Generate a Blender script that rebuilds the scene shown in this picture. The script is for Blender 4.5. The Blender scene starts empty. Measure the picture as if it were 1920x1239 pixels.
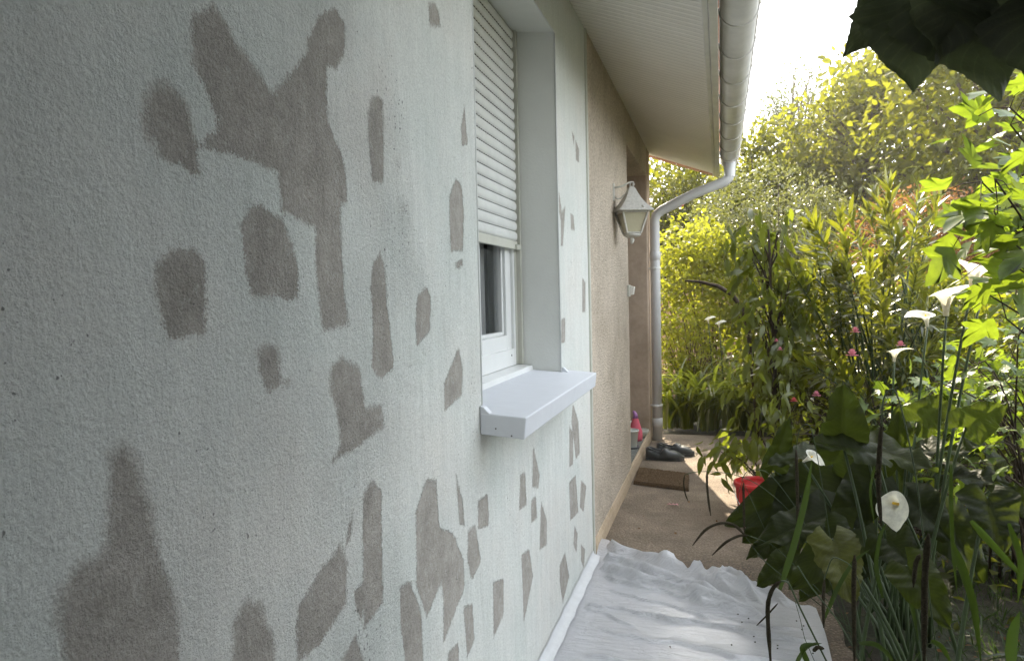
import bpy, math, random
import numpy as np
from mathutils import Vector, Matrix

# ------------------------------------------------------------------ camera, sky, sun, exposure
S = bpy.context.scene
COL = S.collection
cam_d = bpy.data.cameras.new('camera'); cam = bpy.data.objects.new('camera', cam_d); COL.objects.link(cam)
cam_d.sensor_width = 36; cam_d.lens = 26.25; cam_d.clip_start = .02; cam_d.clip_end = 500
CR = Matrix(((0.96302, 0.01000, 0.26936), (0.26940, 0.04908, -0.96178), (-0.02284, 0.99875, 0.04456)))
cam.matrix_world = Matrix.Translation((0, 0, 1.30)) @ CR.to_4x4()
cam_d.dof.use_dof = True; cam_d.dof.focus_distance = 1.8; cam_d.dof.aperture_fstop = 16
S.camera = cam
S.render.resolution_x = 1024; S.render.resolution_y = 660

SUN_EL, SUN_AZ = math.radians(42), math.radians(-14.8)
W = bpy.data.worlds.new('World'); S.world = W; W.use_nodes = True
wn, wl = W.node_tree.nodes, W.node_tree.links
wn.clear()
sky = wn.new('ShaderNodeTexSky'); sky.sky_type = 'NISHITA'; sky.sun_disc = False
sky.sun_elevation = SUN_EL; sky.sun_rotation = SUN_AZ; sky.air_density = 1.2; sky.dust_density = 3.0; sky.ozone_density = 1.5
bg = wn.new('ShaderNodeBackground'); bg.inputs[1].default_value = .15
wo = wn.new('ShaderNodeOutputWorld')
# thin bright broken cloud over the whole sky
tc = wn.new('ShaderNodeTexCoord'); mp = wn.new('ShaderNodeMapping'); mp.inputs['Scale'].default_value = (1, 1, 2.4)
cn = wn.new('ShaderNodeTexNoise'); cn.inputs['Scale'].default_value = 2.2; cn.inputs['Detail'].default_value = 8; cn.inputs['Roughness'].default_value = .55
cr = wn.new('ShaderNodeValToRGB'); cr.color_ramp.elements[0].position = .30; cr.color_ramp.elements[1].position = .55
mx = wn.new('ShaderNodeMix'); mx.data_type = 'RGBA'; mx.inputs['B'].default_value = (9.6, 9.8, 9.9, 1)
ml = wn.new('ShaderNodeMath'); ml.operation = 'MULTIPLY'; ml.inputs[1].default_value = .78
wl.new(tc.outputs['Generated'], mp.inputs['Vector']); wl.new(mp.outputs[0], cn.inputs['Vector']); wl.new(cn.outputs['Fac'], cr.inputs[0])
wl.new(cr.outputs[0], ml.inputs[0]); wl.new(ml.outputs[0], mx.inputs['Factor']); wl.new(sky.outputs[0], mx.inputs['A'])
wl.new(mx.outputs['Result'], bg.inputs[0]); wl.new(bg.outputs[0], wo.inputs[0])

sd = bpy.data.lights.new('sun', 'SUN'); sun = bpy.data.objects.new('sun', sd); COL.objects.link(sun)
sd.energy = 4.2; sd.angle = math.radians(.53); sd.color = (1.0, .87, .68)
sdir = Vector((math.sin(SUN_AZ) * math.cos(SUN_EL), math.cos(SUN_AZ) * math.cos(SUN_EL), math.sin(SUN_EL)))
sun.rotation_euler = sdir.to_track_quat('Z', 'Y').to_euler(); sun.location = (0, 0, 12)
S.view_settings.view_transform = 'Standard'; S.view_settings.look = 'None'
S.view_settings.exposure = 2.02; S.view_settings.gamma = 1
S.render.engine = 'CYCLES'
S.cycles.max_bounces = 8; S.cycles.diffuse_bounces = 4; S.cycles.transmission_bounces = 6; S.cycles.transparent_max_bounces = 8

rng = np.random.default_rng(11)
random.seed(5)

# ------------------------------------------------------------------ material helpers
def new_mat(name):
    m = bpy.data.materials.new(name); m.use_nodes = True
    n = m.node_tree.nodes; l = m.node_tree.links
    return m, n, l, n['Principled BSDF']

def ramp(n, stops):
    r = n.new('ShaderNodeValToRGB'); e = r.color_ramp.elements
    e[0].position, e[0].color = stops[0][0], (*stops[0][1], 1)
    e[1].position, e[1].color = stops[-1][0], (*stops[-1][1], 1)
    for p, c in stops[1:-1]:
        q = e.new(p); q.color = (*c, 1)
    return r

def noise(n, l, scale, detail=4, rough=.55, vec=None):
    t = n.new('ShaderNodeTexNoise'); t.inputs['Scale'].default_value = scale
    t.inputs['Detail'].default_value = detail; t.inputs['Roughness'].default_value = rough
    if vec is not None: l.new(vec, t.inputs['Vector'])
    return t

def objco(n): return n.new('ShaderNodeTexCoord').outputs['Object']

def mixc(n, l, fac, a, b, mode='MIX'):
    m = n.new('ShaderNodeMix'); m.data_type = 'RGBA'; m.blend_type = mode
    for s, v in (('Factor', fac), ('A', a), ('B', b)):
        if hasattr(v, 'is_linked') or hasattr(v, 'links'): l.new(v, m.inputs[s])
        elif s == 'Factor': m.inputs[s].default_value = v
        else: m.inputs[s].default_value = (*v, 1)
    return m.outputs['Result']

def mathn(n, l, op, a, b=None, clamp=False):
    m = n.new('ShaderNodeMath'); m.operation = op; m.use_clamp = clamp
    for i, v in enumerate((a, b)):
        if v is None: continue
        if hasattr(v, 'links'): l.new(v, m.inputs[i])
        else: m.inputs[i].default_value = v
    return m.outputs[0]

def bump(n, l, b, h, dist, strength=1.0, prev=None):
    k = n.new('ShaderNodeBump'); k.inputs['Distance'].default_value = dist; k.inputs['Strength'].default_value = strength
    l.new(h, k.inputs['Height'])
    if prev is not None: l.new(prev, k.inputs['Normal'])
    l.new(k.outputs[0], b.inputs['Normal']); return k.outputs[0]

def plain(name, col, rough=.5, spec=.5, metal=0, var=.12, scale=12, bumpd=0, bscale=200):
    """a paint or plastic with slight uneven tone and a faint surface grain"""
    m, n, l, b = new_mat(name)
    v = objco(n); t = noise(n, l, scale, 5, .6, v)
    lo = tuple(c * (1 - var) for c in col); hi = tuple(min(1, c * (1 + var)) for c in col)
    r = ramp(n, [(.3, lo), (.7, hi)]); l.new(t.outputs['Fac'], r.inputs[0]); l.new(r.outputs[0], b.inputs['Base Color'])
    b.inputs['Roughness'].default_value = rough; b.inputs['Specular IOR Level'].default_value = spec; b.inputs['Metallic'].default_value = metal
    if bumpd:
        t2 = noise(n, l, bscale, 3, .6, v); bump(n, l, b, t2.outputs['Fac'], bumpd)
    return m

def leaf_mat(name, dark, light, trans, tw=.45, rough=.42, spec=.5, veins=0, ribs=False):
    m, n, l, b = new_mat(name)
    a = n.new('ShaderNodeAttribute'); a.attribute_name = 'rnd'
    r = ramp(n, [(0, dark), (.5, tuple((x + y) / 2 for x, y in zip(dark, light))), (1, light)]); l.new(a.outputs['Fac'], r.inputs[0])
    b.inputs['Roughness'].default_value = rough; b.inputs['Specular IOR Level'].default_value = spec
    tr = n.new('ShaderNodeBsdfTranslucent')
    t2 = ramp(n, [(0, tuple(x * .6 for x in trans)), (1, trans)]); l.new(a.outputs['Fac'], t2.inputs[0])
    col, tcol = r.outputs[0], t2.outputs[0]
    if veins:
        v = objco(n); t = noise(n, l, veins, 5, .6, v)
        r3 = ramp(n, [(.35, (.72, .72, .72)), (.65, (1.1, 1.1, 1.1))]); l.new(t.outputs['Fac'], r3.inputs[0])
        col = mixc(n, l, 1.0, col, r3.outputs[0], 'MULTIPLY'); tcol = mixc(n, l, 1.0, tcol, r3.outputs[0], 'MULTIPLY')
    if ribs:      # side veins and a pale midrib, from the leaf's own coordinates
        va = n.new('ShaderNodeAttribute'); va.attribute_name = 'vein'; fr = mathn(n, l, 'PINGPONG', va.outputs['Fac'], .5)
        rr_ = ramp(n, [(.0, (1.25, 1.25, 1.15)), (.09, (1.0, 1.0, 1.0)), (.5, (.95, .95, .95))]); l.new(fr, rr_.inputs[0])
        col = mixc(n, l, 1.0, col, rr_.outputs[0], 'MULTIPLY'); tcol = mixc(n, l, 1.0, tcol, rr_.outputs[0], 'MULTIPLY')
        k = bump(n, l, b, fr, .0018, .6); bump(n, l, b, t.outputs['Fac'], .012, .8, k)
    l.new(col, b.inputs['Base Color']); l.new(tcol, tr.inputs[0])
    mxs = n.new('ShaderNodeMixShader'); mxs.inputs[0].default_value = tw
    l.new(b.outputs[0], mxs.inputs[1]); l.new(tr.outputs[0], mxs.inputs[2]); l.new(mxs.outputs[0], n['Material Output'].inputs[0])
    return m

# ------------------------------------------------------------------ mesh helpers
def tag(o, label=None, cat=None, group=None, kind=None):
    if label: o['label'] = label
    if cat: o['category'] = cat
    if group: o['group'] = group
    if kind: o['kind'] = kind
    return o

def empty(name, loc, label, cat, group=None):
    o = bpy.data.objects.new(name, None); COL.objects.link(o); o.location = loc; o.empty_display_size = .1
    return tag(o, label, cat, group)

class MB:
    """collects geometry in world coordinates; build() links it as one mesh object"""
    def __init__(s): s.v = []; s.f = []; s.n = 0; s.r = []; s.w = []
    def add(s, v, f, rnd=None, vein=None):
        v = np.asarray(v, float).reshape(-1, 3); s.v.append(v); s.w.append(np.zeros(len(v)) if vein is None else np.asarray(vein, float))
        for q in f: s.f.append(tuple(int(i) + s.n for i in q))
        s.r.append(np.full(len(v), rng.random() if rnd is None else rnd)); s.n += len(v); return s
    def box(s, x0, x1, y0, y1, z0, z1, b=0):
        v = [(x, y, z) for x in (x0, x1) for y in (y0, y1) for z in (z0, z1)]
        return s.add(v, [(0, 1, 3, 2), (4, 6, 7, 5), (0, 4, 5, 1), (2, 3, 7, 6), (0, 2, 6, 4), (1, 5, 7, 3)])
    def prism(s, prof, axis, a0, a1):
        """profile in the two other axes, extruded along axis"""
        n = len(prof); v = []
        for a in (a0, a1):
            for p, q in prof:
                v.append({'x': (a, p, q), 'y': (p, a, q), 'z': (p, q, a)}[axis])
        f = [tuple(range(n))[::-1], tuple(range(n, 2 * n))] + [(i, (i + 1) % n, n + (i + 1) % n, n + i) for i in range(n)]
        return s.add(v, f)
    def tube(s, pts, rad, k=6, cap=True, squash=None):
        P = np.asarray(pts, float); m = len(P)
        rad = np.full(m, rad) if np.isscalar(rad) else np.asarray(rad, float)
        T = np.gradient(P, axis=0); T /= np.linalg.norm(T, axis=1)[:, None] + 1e-12
        up = np.array([0, 0, 1.]) if abs(T[0][2]) < .9 else np.array([1., 0, 0])
        v = np.empty((m * k, 3)); a = np.arange(k) * 2 * math.pi / k
        N = np.cross(T[0], up); N /= np.linalg.norm(N)
        for i in range(m):
            N = N - T[i] * N.dot(T[i]); N /= np.linalg.norm(N) + 1e-12; B = np.cross(T[i], N)
            v[i * k:(i + 1) * k] = P[i] + rad[i] * (np.cos(a)[:, None] * N + np.sin(a)[:, None] * B)
        f = [(i * k + j, i * k + (j + 1) % k, (i + 1) * k + (j + 1) % k, (i + 1) * k + j) for i in range(m - 1) for j in range(k)]
        if cap: f += [tuple(range(k))[::-1], tuple((m - 1) * k + j for j in range(k))]
        return s.add(v, f)
    def lathe(s, prof, c, k=24, M=None):
        v = [];
        for r, z in prof:
            for j in range(k):
                a = 2 * math.pi * j / k; p = Vector((r * math.cos(a), r * math.sin(a), z))
                if M: p = M @ p
                v.append((p.x + c[0], p.y + c[1], p.z + c[2]))
        m = len(prof)
        f = [(i * k + j, i * k + (j + 1) % k, (i + 1) * k + (j + 1) % k, (i + 1) * k + j) for i in range(m - 1) for j in range(k)]
        return s.add(v, f)
    def ribbon(s, P, w, N, fold=.25, rnd=None):
        """a blade: centre line P, half widths w, side vectors from normals N, folded along its middle"""
        P = np.asarray(P, float); m = len(P); T = np.gradient(P, axis=0); T /= np.linalg.norm(T, axis=1)[:, None] + 1e-12
        N = np.broadcast_to(N, P.shape); Sd = np.cross(T, N); Sd /= np.linalg.norm(Sd, axis=1)[:, None] + 1e-12
        U = np.cross(Sd, T); w = np.asarray(w)[:, None]
        v = np.stack([P - Sd * w + U * w * fold, P, P + Sd * w + U * w * fold], 1).reshape(-1, 3)
        f = []
        for i in range(m - 1):
            a = 3 * i; f += [(a, a + 1, a + 4, a + 3), (a + 1, a + 2, a + 5, a + 4)]
        return s.add(v, f, rnd)
    def build(s, name, mat, parent=None, smooth=False, bevel=0):
        V = np.concatenate(s.v); me = bpy.data.meshes.new(name)
        me.from_pydata(V.tolist(), [], s.f); me.update()
        at = me.attributes.new('rnd', 'FLOAT', 'POINT'); at.data.foreach_set('value', np.concatenate(s.r).astype(np.float32))
        W_ = np.concatenate(s.w)
        if W_.any(): me.attributes.new('vein', 'FLOAT', 'POINT').data.foreach_set('value', W_.astype(np.float32))
        if smooth: me.polygons.foreach_set('use_smooth', [True] * len(me.polygons))
        me.materials.append(mat); o = bpy.data.objects.new(name, me); COL.objects.link(o)
        if parent: put(o, parent)
        if bevel:
            b = o.modifiers.new('bevel', 'BEVEL'); b.width = bevel; b.segments = 2; b.limit_method = 'ANGLE'
        return o

def world_loc(o):
    p = Vector(o.location)
    while o.parent: o = o.parent; p += Vector(o.location)
    return p
def put(o, parent):
    """child mesh drawn in world coordinates: keep it where it is"""
    o.parent = parent; o.location = -world_loc(parent)

def big_mesh(name, V, F, mat, parent, rnd, smooth=False):
    """V (n,3), F (m,3 or 4) numpy arrays"""
    me = bpy.data.meshes.new(name); k = F.shape[1]
    me.vertices.add(len(V)); me.vertices.foreach_set('co', V.astype(np.float32).ravel())
    me.loops.add(F.size); me.loops.foreach_set('vertex_index', F.astype(np.int32).ravel())
    me.polygons.add(len(F)); me.polygons.foreach_set('loop_start', np.arange(0, F.size, k, dtype=np.int32))
    me.polygons.foreach_set('loop_total', np.full(len(F), k, dtype=np.int32))
    me.update(calc_edges=True); me.validate()
    if smooth: me.polygons.foreach_set('use_smooth', [True] * len(me.polygons))
    at = me.attributes.new('rnd', 'FLOAT', 'POINT'); at.data.foreach_set('value', rnd.astype(np.float32))
    me.materials.append(mat); o = bpy.data.objects.new(name, me); COL.objects.link(o)
    if parent: put(o, parent)
    return o

# leaf templates: base at the origin, tip towards +Y, upper side +Z, length 1
def t_oval(w=.5, fold=.10, droop=.12):
    v = [(0, 0, 0), (-w * .42, .28, fold * .8), (w * .42, .28, fold * .8), (0, .3, 0), (-w * .5, .58, fold - droop * .3), (w * .5, .58, fold - droop * .3), (0, .6, -droop * .3), (0, 1, -droop)]
    f = [(0, 3, 1), (0, 2, 3), (1, 3, 6), (1, 6, 4), (3, 2, 5), (3, 5, 6), (4, 6, 7), (6, 5, 7)]
    return np.array(v), np.array(f)
def t_small(w=.55):
    v = [(0, 0, 0), (-w * .5, .5, .08), (w * .5, .5, .08), (0, .5, 0), (0, 1, -.08)]
    return np.array(v), np.array([(0, 3, 1), (0, 2, 3), (1, 3, 4), (3, 2, 4)])
def t_lance(w=.16, droop=.12):
    ys = [0, .2, .45, .7, 1]; ws = [.02, .8, 1, .7, .02]; v = []; f = []
    for y, q in zip(ys, ws):
        z = -droop * y * y; v += [(-w * .5 * q, y, z + .03 * q), (0, y, z), (w * .5 * q, y, z + .03 * q)]
    for i in range(4):
        a = 3 * i; f += [(a, a + 1, a + 4), (a, a + 4, a + 3), (a + 1, a + 2, a + 5), (a + 1, a + 5, a + 4)]
    return np.array(v), np.array(f)
def t_lobed(n=5, deep=.42, tooth=.05):
    """a maple or vine leaf: n pointed lobes around a hub near the stalk, edge toothed"""
    tips = {5: [(-125, .52), (-62, .78), (0, 1.0), (62, .78), (125, .52)], 3: [(-70, .72), (0, 1.0), (70, .72)]}[n]
    hub = np.array([0, .28]); pts = [(0.0, 0.02)]
    L = tips
    for i, (a, r) in enumerate(L):
        for da, rr in ((-17, .62), (-9, .80), (0, 1.0), (9, .80), (17, .62)):
            if n == 3: da *= 1.5
            t = math.radians(a + da); k = r * rr * .74
            pts.append((hub[0] + k * math.sin(t), hub[1] + k * math.cos(t)))
            if abs(da) in (9, 13.5): pts.append((hub[0] + k * (1 - tooth * 2) * math.sin(t + .05 * (1 if da > 0 else -1)), hub[1] + k * (1 - tooth * 2) * math.cos(t + .05 * (1 if da > 0 else -1))))
        if i < n - 1:
            t = math.radians((a + L[i + 1][0]) / 2); k = deep * .74 * (r + L[i + 1][1]) / 2
            pts.append((hub[0] + k * math.sin(t), hub[1] + k * math.cos(t)))
    v = [(hub[0], hub[1], -.02)]
    for x, y in pts:
        d = math.hypot(x - hub[0], y - hub[1]); v.append((x, y, .08 * abs(math.sin(3.2 * math.atan2(x, y - .28))) * d - .22 * d * d))
    m = len(pts); f = [(0, 1 + (i + 1) % m, 1 + i) for i in range(m)]
    return np.array(v), np.array(f)

def norm(a): return a / (np.linalg.norm(a, axis=-1, keepdims=True) + 1e-9)
def scatter(name, mat, parent, tmpl, pos, d, up, size, rnd, smooth=False):
    tv, tf = tmpl; N = len(pos)
    Y = norm(d); X = norm(np.cross(Y, up)); Z = np.cross(X, Y)
    V = pos[:, None, :] + size[:, None, None] * (tv[None, :, 0:1] * X[:, None, :] + tv[None, :, 1:2] * Y[:, None, :] + tv[None, :, 2:3] * Z[:, None, :])
    F = tf[None] + (np.arange(N) * len(tv))[:, None, None]
    return big_mesh(name, V.reshape(-1, 3), F.reshape(-1, tf.shape[1]), mat, parent, np.repeat(rnd, len(tv)), smooth)

def curve(a, b, sag=0, n=7, wob=0):
    """points from a to b with a sideways bow"""
    a = np.array(a, float); b = np.array(b, float); t = np.linspace(0, 1, n)[:, None]
    P = a + (b - a) * t; P[:, 2] += sag * 4 * (t * (1 - t))[:, 0]
    if wob:
        w = rng.normal(0, wob, (n, 3)); w[0] = 0; w[-1] = 0; P += w
    return P
# ------------------------------------------------------------------ materials
def wall_material():
    m, n, l, b = new_mat('primed_roughcast'); v = objco(n)
    a = n.new('ShaderNodeAttribute'); a.attribute_name = 'patch'      # metres inside (+) or outside (-) of a bare patch
    n1 = noise(n, l, 60, 6, .7, v); n2 = noise(n, l, 260, 3, .6, v)
    mpp = n.new('ShaderNodeMapping'); mpp.inputs['Scale'].default_value = (1, 1, .22); l.new(v, mpp.inputs[0])
    n3 = noise(n, l, 90, 4, .6, mpp.outputs[0])
    e = mathn(n, l, 'ADD', a.outputs['Fac'], mathn(n, l, 'MULTIPLY', mathn(n, l, 'SUBTRACT', n1.outputs['Fac'], .5), .020))
    e = mathn(n, l, 'ADD', e, mathn(n, l, 'MULTIPLY', mathn(n, l, 'SUBTRACT', n2.outputs['Fac'], .5), .024))
    e = mathn(n, l, 'ADD', e, mathn(n, l, 'MULTIPLY', mathn(n, l, 'SUBTRACT', n3.outputs['Fac'], .5), .008))
    soft = noise(n, l, 7, 3, .5, v); sw = n.new('ShaderNodeMapRange'); sw.inputs[1].default_value = .45; sw.inputs[2].default_value = .62; sw.inputs[3].default_value = .003; sw.inputs[4].default_value = .010; l.new(soft.outputs['Fac'], sw.inputs[0])
    sa = n.new('ShaderNodeAttribute'); sa.attribute_name = 'soft'
    e = mathn(n, l, 'DIVIDE', e, mathn(n, l, 'ADD', sw.outputs[0], mathn(n, l, 'MULTIPLY', sa.outputs['Fac'], .009)))
    mr = n.new('ShaderNodeMapRange'); mr.inputs[1].default_value = -.5; mr.inputs[2].default_value = .5; l.new(e, mr.inputs[0])
    big = noise(n, l, 2.3, 4, .6, v)
    base = ramp(n, [(.36, (.63, .66, .625)), (.5, (.67, .685, .65)), (.66, (.685, .68, .64))]); l.new(big.outputs['Fac'], base.inputs[0])
    mp2 = n.new('ShaderNodeMapping'); mp2.inputs['Scale'].default_value = (1, 1, .12); l.new(v, mp2.inputs[0])
    st = noise(n, l, 26, 5, .65, mp2.outputs[0]); sr = ramp(n, [(.3, (.95, .95, .95)), (.62, (1.03, 1.03, 1.03))]); l.new(st.outputs['Fac'], sr.inputs[0])
    basec = mixc(n, l, 1.0, base.outputs[0], sr.outputs[0], 'MULTIPLY')
    med = noise(n, l, 19, 8, .75, v)
    bare = ramp(n, [(.3, (.29, .272, .240)), (.7, (.465, .438, .400))]); l.new(med.outputs['Fac'], bare.inputs[0])
    fl = noise(n, l, 34, 7, .8, v); flr = ramp(n, [(.56, (0, 0, 0)), (.66, (1, 1, 1))]); l.new(fl.outputs['Fac'], flr.inputs[0])
    barec = mixc(n, l, mathn(n, l, 'MULTIPLY', flr.outputs[0], .45), bare.outputs[0], (.56, .56, .53))
    # coarse grains of the render: white paint does not reach the pits
    vor = n.new('ShaderNodeTexVoronoi'); vor.inputs['Scale'].default_value = 170; vor.inputs['Randomness'].default_value = 1; l.new(v, vor.inputs['Vector'])
    gr = noise(n, l, 165, 6, .75, v)
    cl = noise(n, l, 3.4, 3, .5, v); clr = n.new('ShaderNodeMapRange'); clr.inputs[1].default_value = .52; clr.inputs[2].default_value = .68; clr.inputs[3].default_value = .765; clr.inputs[4].default_value = .665; l.new(cl.outputs['Fac'], clr.inputs[0])
    pits = mathn(n, l, 'GREATER_THAN', noise(n, l, 105, 2, .5, v).outputs['Fac'], clr.outputs[0])
    col = mixc(n, l, mr.outputs[0], basec, barec)
    grr = ramp(n, [(.30, (.80, .80, .80)), (.60, (1.04, 1.04, 1.04))]); l.new(gr.outputs['Fac'], grr.inputs[0])
    col = mixc(n, l, 1.0, col, grr.outputs[0], 'MULTIPLY')
    col = mixc(n, l, mathn(n, l, 'MULTIPLY', pits, .75), col, (.10, .10, .095))
    l.new(col, b.inputs['Base Color']); b.inputs['Roughness'].default_value = .85; b.inputs['Specular IOR Level'].default_value = .2
    h = mathn(n, l, 'ADD', mathn(n, l, 'MULTIPLY', gr.outputs['Fac'], 1.0), mathn(n, l, 'MULTIPLY', vor.outputs['Distance'], .25))
    h = mathn(n, l, 'ADD', h, mathn(n, l, 'MULTIPLY', noise(n, l, 420, 3, .6, v).outputs['Fac'], .5))
    h = mathn(n, l, 'ADD', h, mathn(n, l, 'MULTIPLY', noise(n, l, 70, 3, .5, v).outputs['Fac'], .6))
    # the render is rough where the primer is thin and nearly flat where it was trowelled and brushed out, towards the window
    sp = n.new('ShaderNodeSeparateXYZ'); l.new(v, sp.inputs[0]); zone = noise(n, l, 2.6, 4, .6, v)
    rg = n.new('ShaderNodeMapRange'); rg.inputs[1].default_value = .75; rg.inputs[2].default_value = 1.5; rg.inputs[3].default_value = 1.15; rg.inputs[4].default_value = .38; l.new(mathn(n, l, 'ADD', sp.outputs[1], mathn(n, l, 'MULTIPLY', mathn(n, l, 'SUBTRACT', zone.outputs['Fac'], .5), 1.6)), rg.inputs[0])
    h = mathn(n, l, 'MULTIPLY', h, rg.outputs[0])
    h = mathn(n, l, 'ADD', h, mathn(n, l, 'MULTIPLY', noise(n, l, 24, 6, .7, mp2.outputs[0]).outputs['Fac'], .8))
    h = mathn(n, l, 'SUBTRACT', h, mathn(n, l, 'MULTIPLY', mr.outputs[0], .3))
    h = mathn(n, l, 'SUBTRACT', h, pits)
    k = bump(n, l, b, h, .008, 1.0)
    bump(n, l, b, big.outputs['Fac'], .03, .5, k)
    return m

def render_material(name, c1, c2, c3, scale=190, dist=.006):
    m, n, l, b = new_mat(name); v = objco(n)
    vor = n.new('ShaderNodeTexVoronoi'); vor.inputs['Scale'].default_value = scale; l.new(v, vor.inputs['Vector'])
    t = noise(n, l, scale * .8, 5, .7, v); r = ramp(n, [(.3, c1), (.5, c2), (.72, c3)]); l.new(t.outputs['Fac'], r.inputs[0])
    big = noise(n, l, 2.2, 7, .7, v); br = ramp(n, [(.34, (.76, .75, .72)), (.55, (1.0, 1.0, 1.0)), (.7, (1.08, 1.08, 1.08))]); l.new(big.outputs['Fac'], br.inputs[0])
    l.new(mixc(n, l, 1.0, r.outputs[0], br.outputs[0], 'MULTIPLY'), b.inputs['Base Color']); b.inputs['Roughness'].default_value = .9; b.inputs['Specular IOR Level'].default_value = .15
    h = mathn(n, l, 'ADD', t.outputs['Fac'], mathn(n, l, 'MULTIPLY', vor.outputs['Distance'], .6)); bump(n, l, b, h, dist)
    return m

def concrete_material():
    m, n, l, b = new_mat('worn_concrete'); v = objco(n)
    t = noise(n, l, 3.2, 8, .68, v); r = ramp(n, [(.28, (.15, .118, .088)), (.5, (.235, .187, .140)), (.72, (.33, .27, .205))]); l.new(t.outputs['Fac'], r.inputs[0])
    g = noise(n, l, 110, 5, .8, v); gr = ramp(n, [(.33, (.45, .45, .45)), (.5, (.95, .95, .95)), (.7, (1.35, 1.33, 1.3))]); l.new(g.outputs['Fac'], gr.inputs[0])
    vor = n.new('ShaderNodeTexVoronoi'); vor.inputs['Scale'].default_value = 75; l.new(v, vor.inputs['Vector'])
    vr = ramp(n, [(0, (1.9, 1.85, 1.75)), (.18, (1.1, 1.08, 1.05)), (.5, (.55, .54, .52))]); l.new(vor.outputs['Distance'], vr.inputs[0])
    # the exposed-aggregate roughness is stronger where the path is worn, near the bed
    sep = n.new('ShaderNodeSeparateXYZ'); l.new(v, sep.inputs[0])
    wear = n.new('ShaderNodeMapRange'); wear.inputs[1].default_value = 4.5; wear.inputs[2].default_value = 3.6; l.new(sep.outputs[1], wear.inputs[0])
    c = mixc(n, l, 1.0, r.outputs[0], gr.outputs[0], 'MULTIPLY')
    c2 = mixc(n, l, mathn(n, l, 'MULTIPLY', wear.outputs[0], .8), c, mixc(n, l, 1.0, c, vr.outputs[0], 'MULTIPLY'))
    ww = noise(n, l, 1.1, 6, .7, v); wr = ramp(n, [(.5, (1, 1, 1)), (.72, (.62, .60, .56))]); l.new(ww.outputs['Fac'], wr.inputs[0])
    c2 = mixc(n, l, 1.0, c2, wr.outputs[0], 'MULTIPLY')
    l.new(c2, b.inputs['Base Color']); b.inputs['Roughness'].default_value = .82; b.inputs['Specular IOR Level'].default_value = .3
    k = bump(n, l, b, g.outputs['Fac'], .006); bump(n, l, b, vor.outputs['Distance'], .006, .7, k)
    return m

def soil_material():
    m, n, l, b = new_mat('garden_soil'); v = objco(n)
    t = noise(n, l, 22, 8, .75, v); r = ramp(n, [(.3, (.018, .016, .010)), (.55, (.05, .042, .026)), (.72, (.10, .085, .05))]); l.new(t.outputs['Fac'], r.inputs[0])
    g = noise(n, l, 1.4, 5, .6, v); gr = ramp(n, [(.42, (1, 1, 1)), (.62, (.55, .95, .35))]); l.new(g.outputs['Fac'], gr.inputs[0])
    l.new(mixc(n, l, 1.0, r.outputs[0], gr.outputs[0], 'MULTIPLY'), b.inputs['Base Color']); b.inputs['Roughness'].default_value = .95
    bump(n, l, b, t.outputs['Fac'], .03); return m

def sheet_material():
    m, n, l, b = new_mat('polythene_film'); v = objco(n)
    t = noise(n, l, 9, 6, .6, v); r = ramp(n, [(.3, (.62, .63, .66)), (.7, (.70, .70, .73))]); l.new(t.outputs['Fac'], r.inputs[0])
    l.new(r.outputs[0], b.inputs['Base Color']); b.inputs['Roughness'].default_value = .27; b.inputs['Specular IOR Level'].default_value = .9
    b.inputs['Coat Weight'].default_value = .6; b.inputs['Coat Roughness'].default_value = .22
    mp = n.new('ShaderNodeMapping'); mp.inputs['Rotation'].default_value = (0, 0, -.25); mp.inputs['Scale'].default_value = (1, 3.0, 1); l.new(v, mp.inputs[0])
    w = noise(n, l, 13, 5, .62, mp.outputs[0]); w.inputs['Distortion'].default_value = .8
    w2 = noise(n, l, 48, 4, .65, mp.outputs[0])
    k = bump(n, l, b, w.outputs['Fac'], .018); bump(n, l, b, w2.outputs['Fac'], .0015, .5, k)
    tr = n.new('ShaderNodeBsdfTranslucent'); tr.inputs[0].default_value = (.7, .7, .72, 1)
    ms = n.new('ShaderNodeMixShader'); ms.inputs[0].default_value = .2; l.new(b.outputs[0], ms.inputs[1]); l.new(tr.outputs[0], ms.inputs[2]); l.new(ms.outputs[0], n['Material Output'].inputs[0])
    return m

def slat_material():
    m, n, l, b = new_mat('shutter_pvc'); v = objco(n); sep = n.new('ShaderNodeSeparateXYZ'); l.new(v, sep.inputs[0])
    t = noise(n, l, 16, 5, .6, v); r = ramp(n, [(.3, (.58, .59, .57)), (.7, (.66, .67, .65))]); l.new(t.outputs['Fac'], r.inputs[0])
    fz = mathn(n, l, 'FRACT', mathn(n, l, 'DIVIDE', mathn(n, l, 'SUBTRACT', sep.outputs[2], 1.5210), .0397))
    fy = mathn(n, l, 'FRACT', mathn(n, l, 'DIVIDE', sep.outputs[1], .024))
    h = mathn(n, l, 'MULTIPLY', mathn(n, l, 'LESS_THAN', fz, .07), mathn(n, l, 'LESS_THAN', fy, .5))
    gr = mathn(n, l, 'MULTIPLY', mathn(n, l, 'LESS_THAN', fz, .05), .5)
    l.new(mixc(n, l, mathn(n, l, 'MAXIMUM', h, gr), r.outputs[0], (.04, .04, .04)), b.inputs['Base Color']); b.inputs['Roughness'].default_value = .34
    return m

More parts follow.
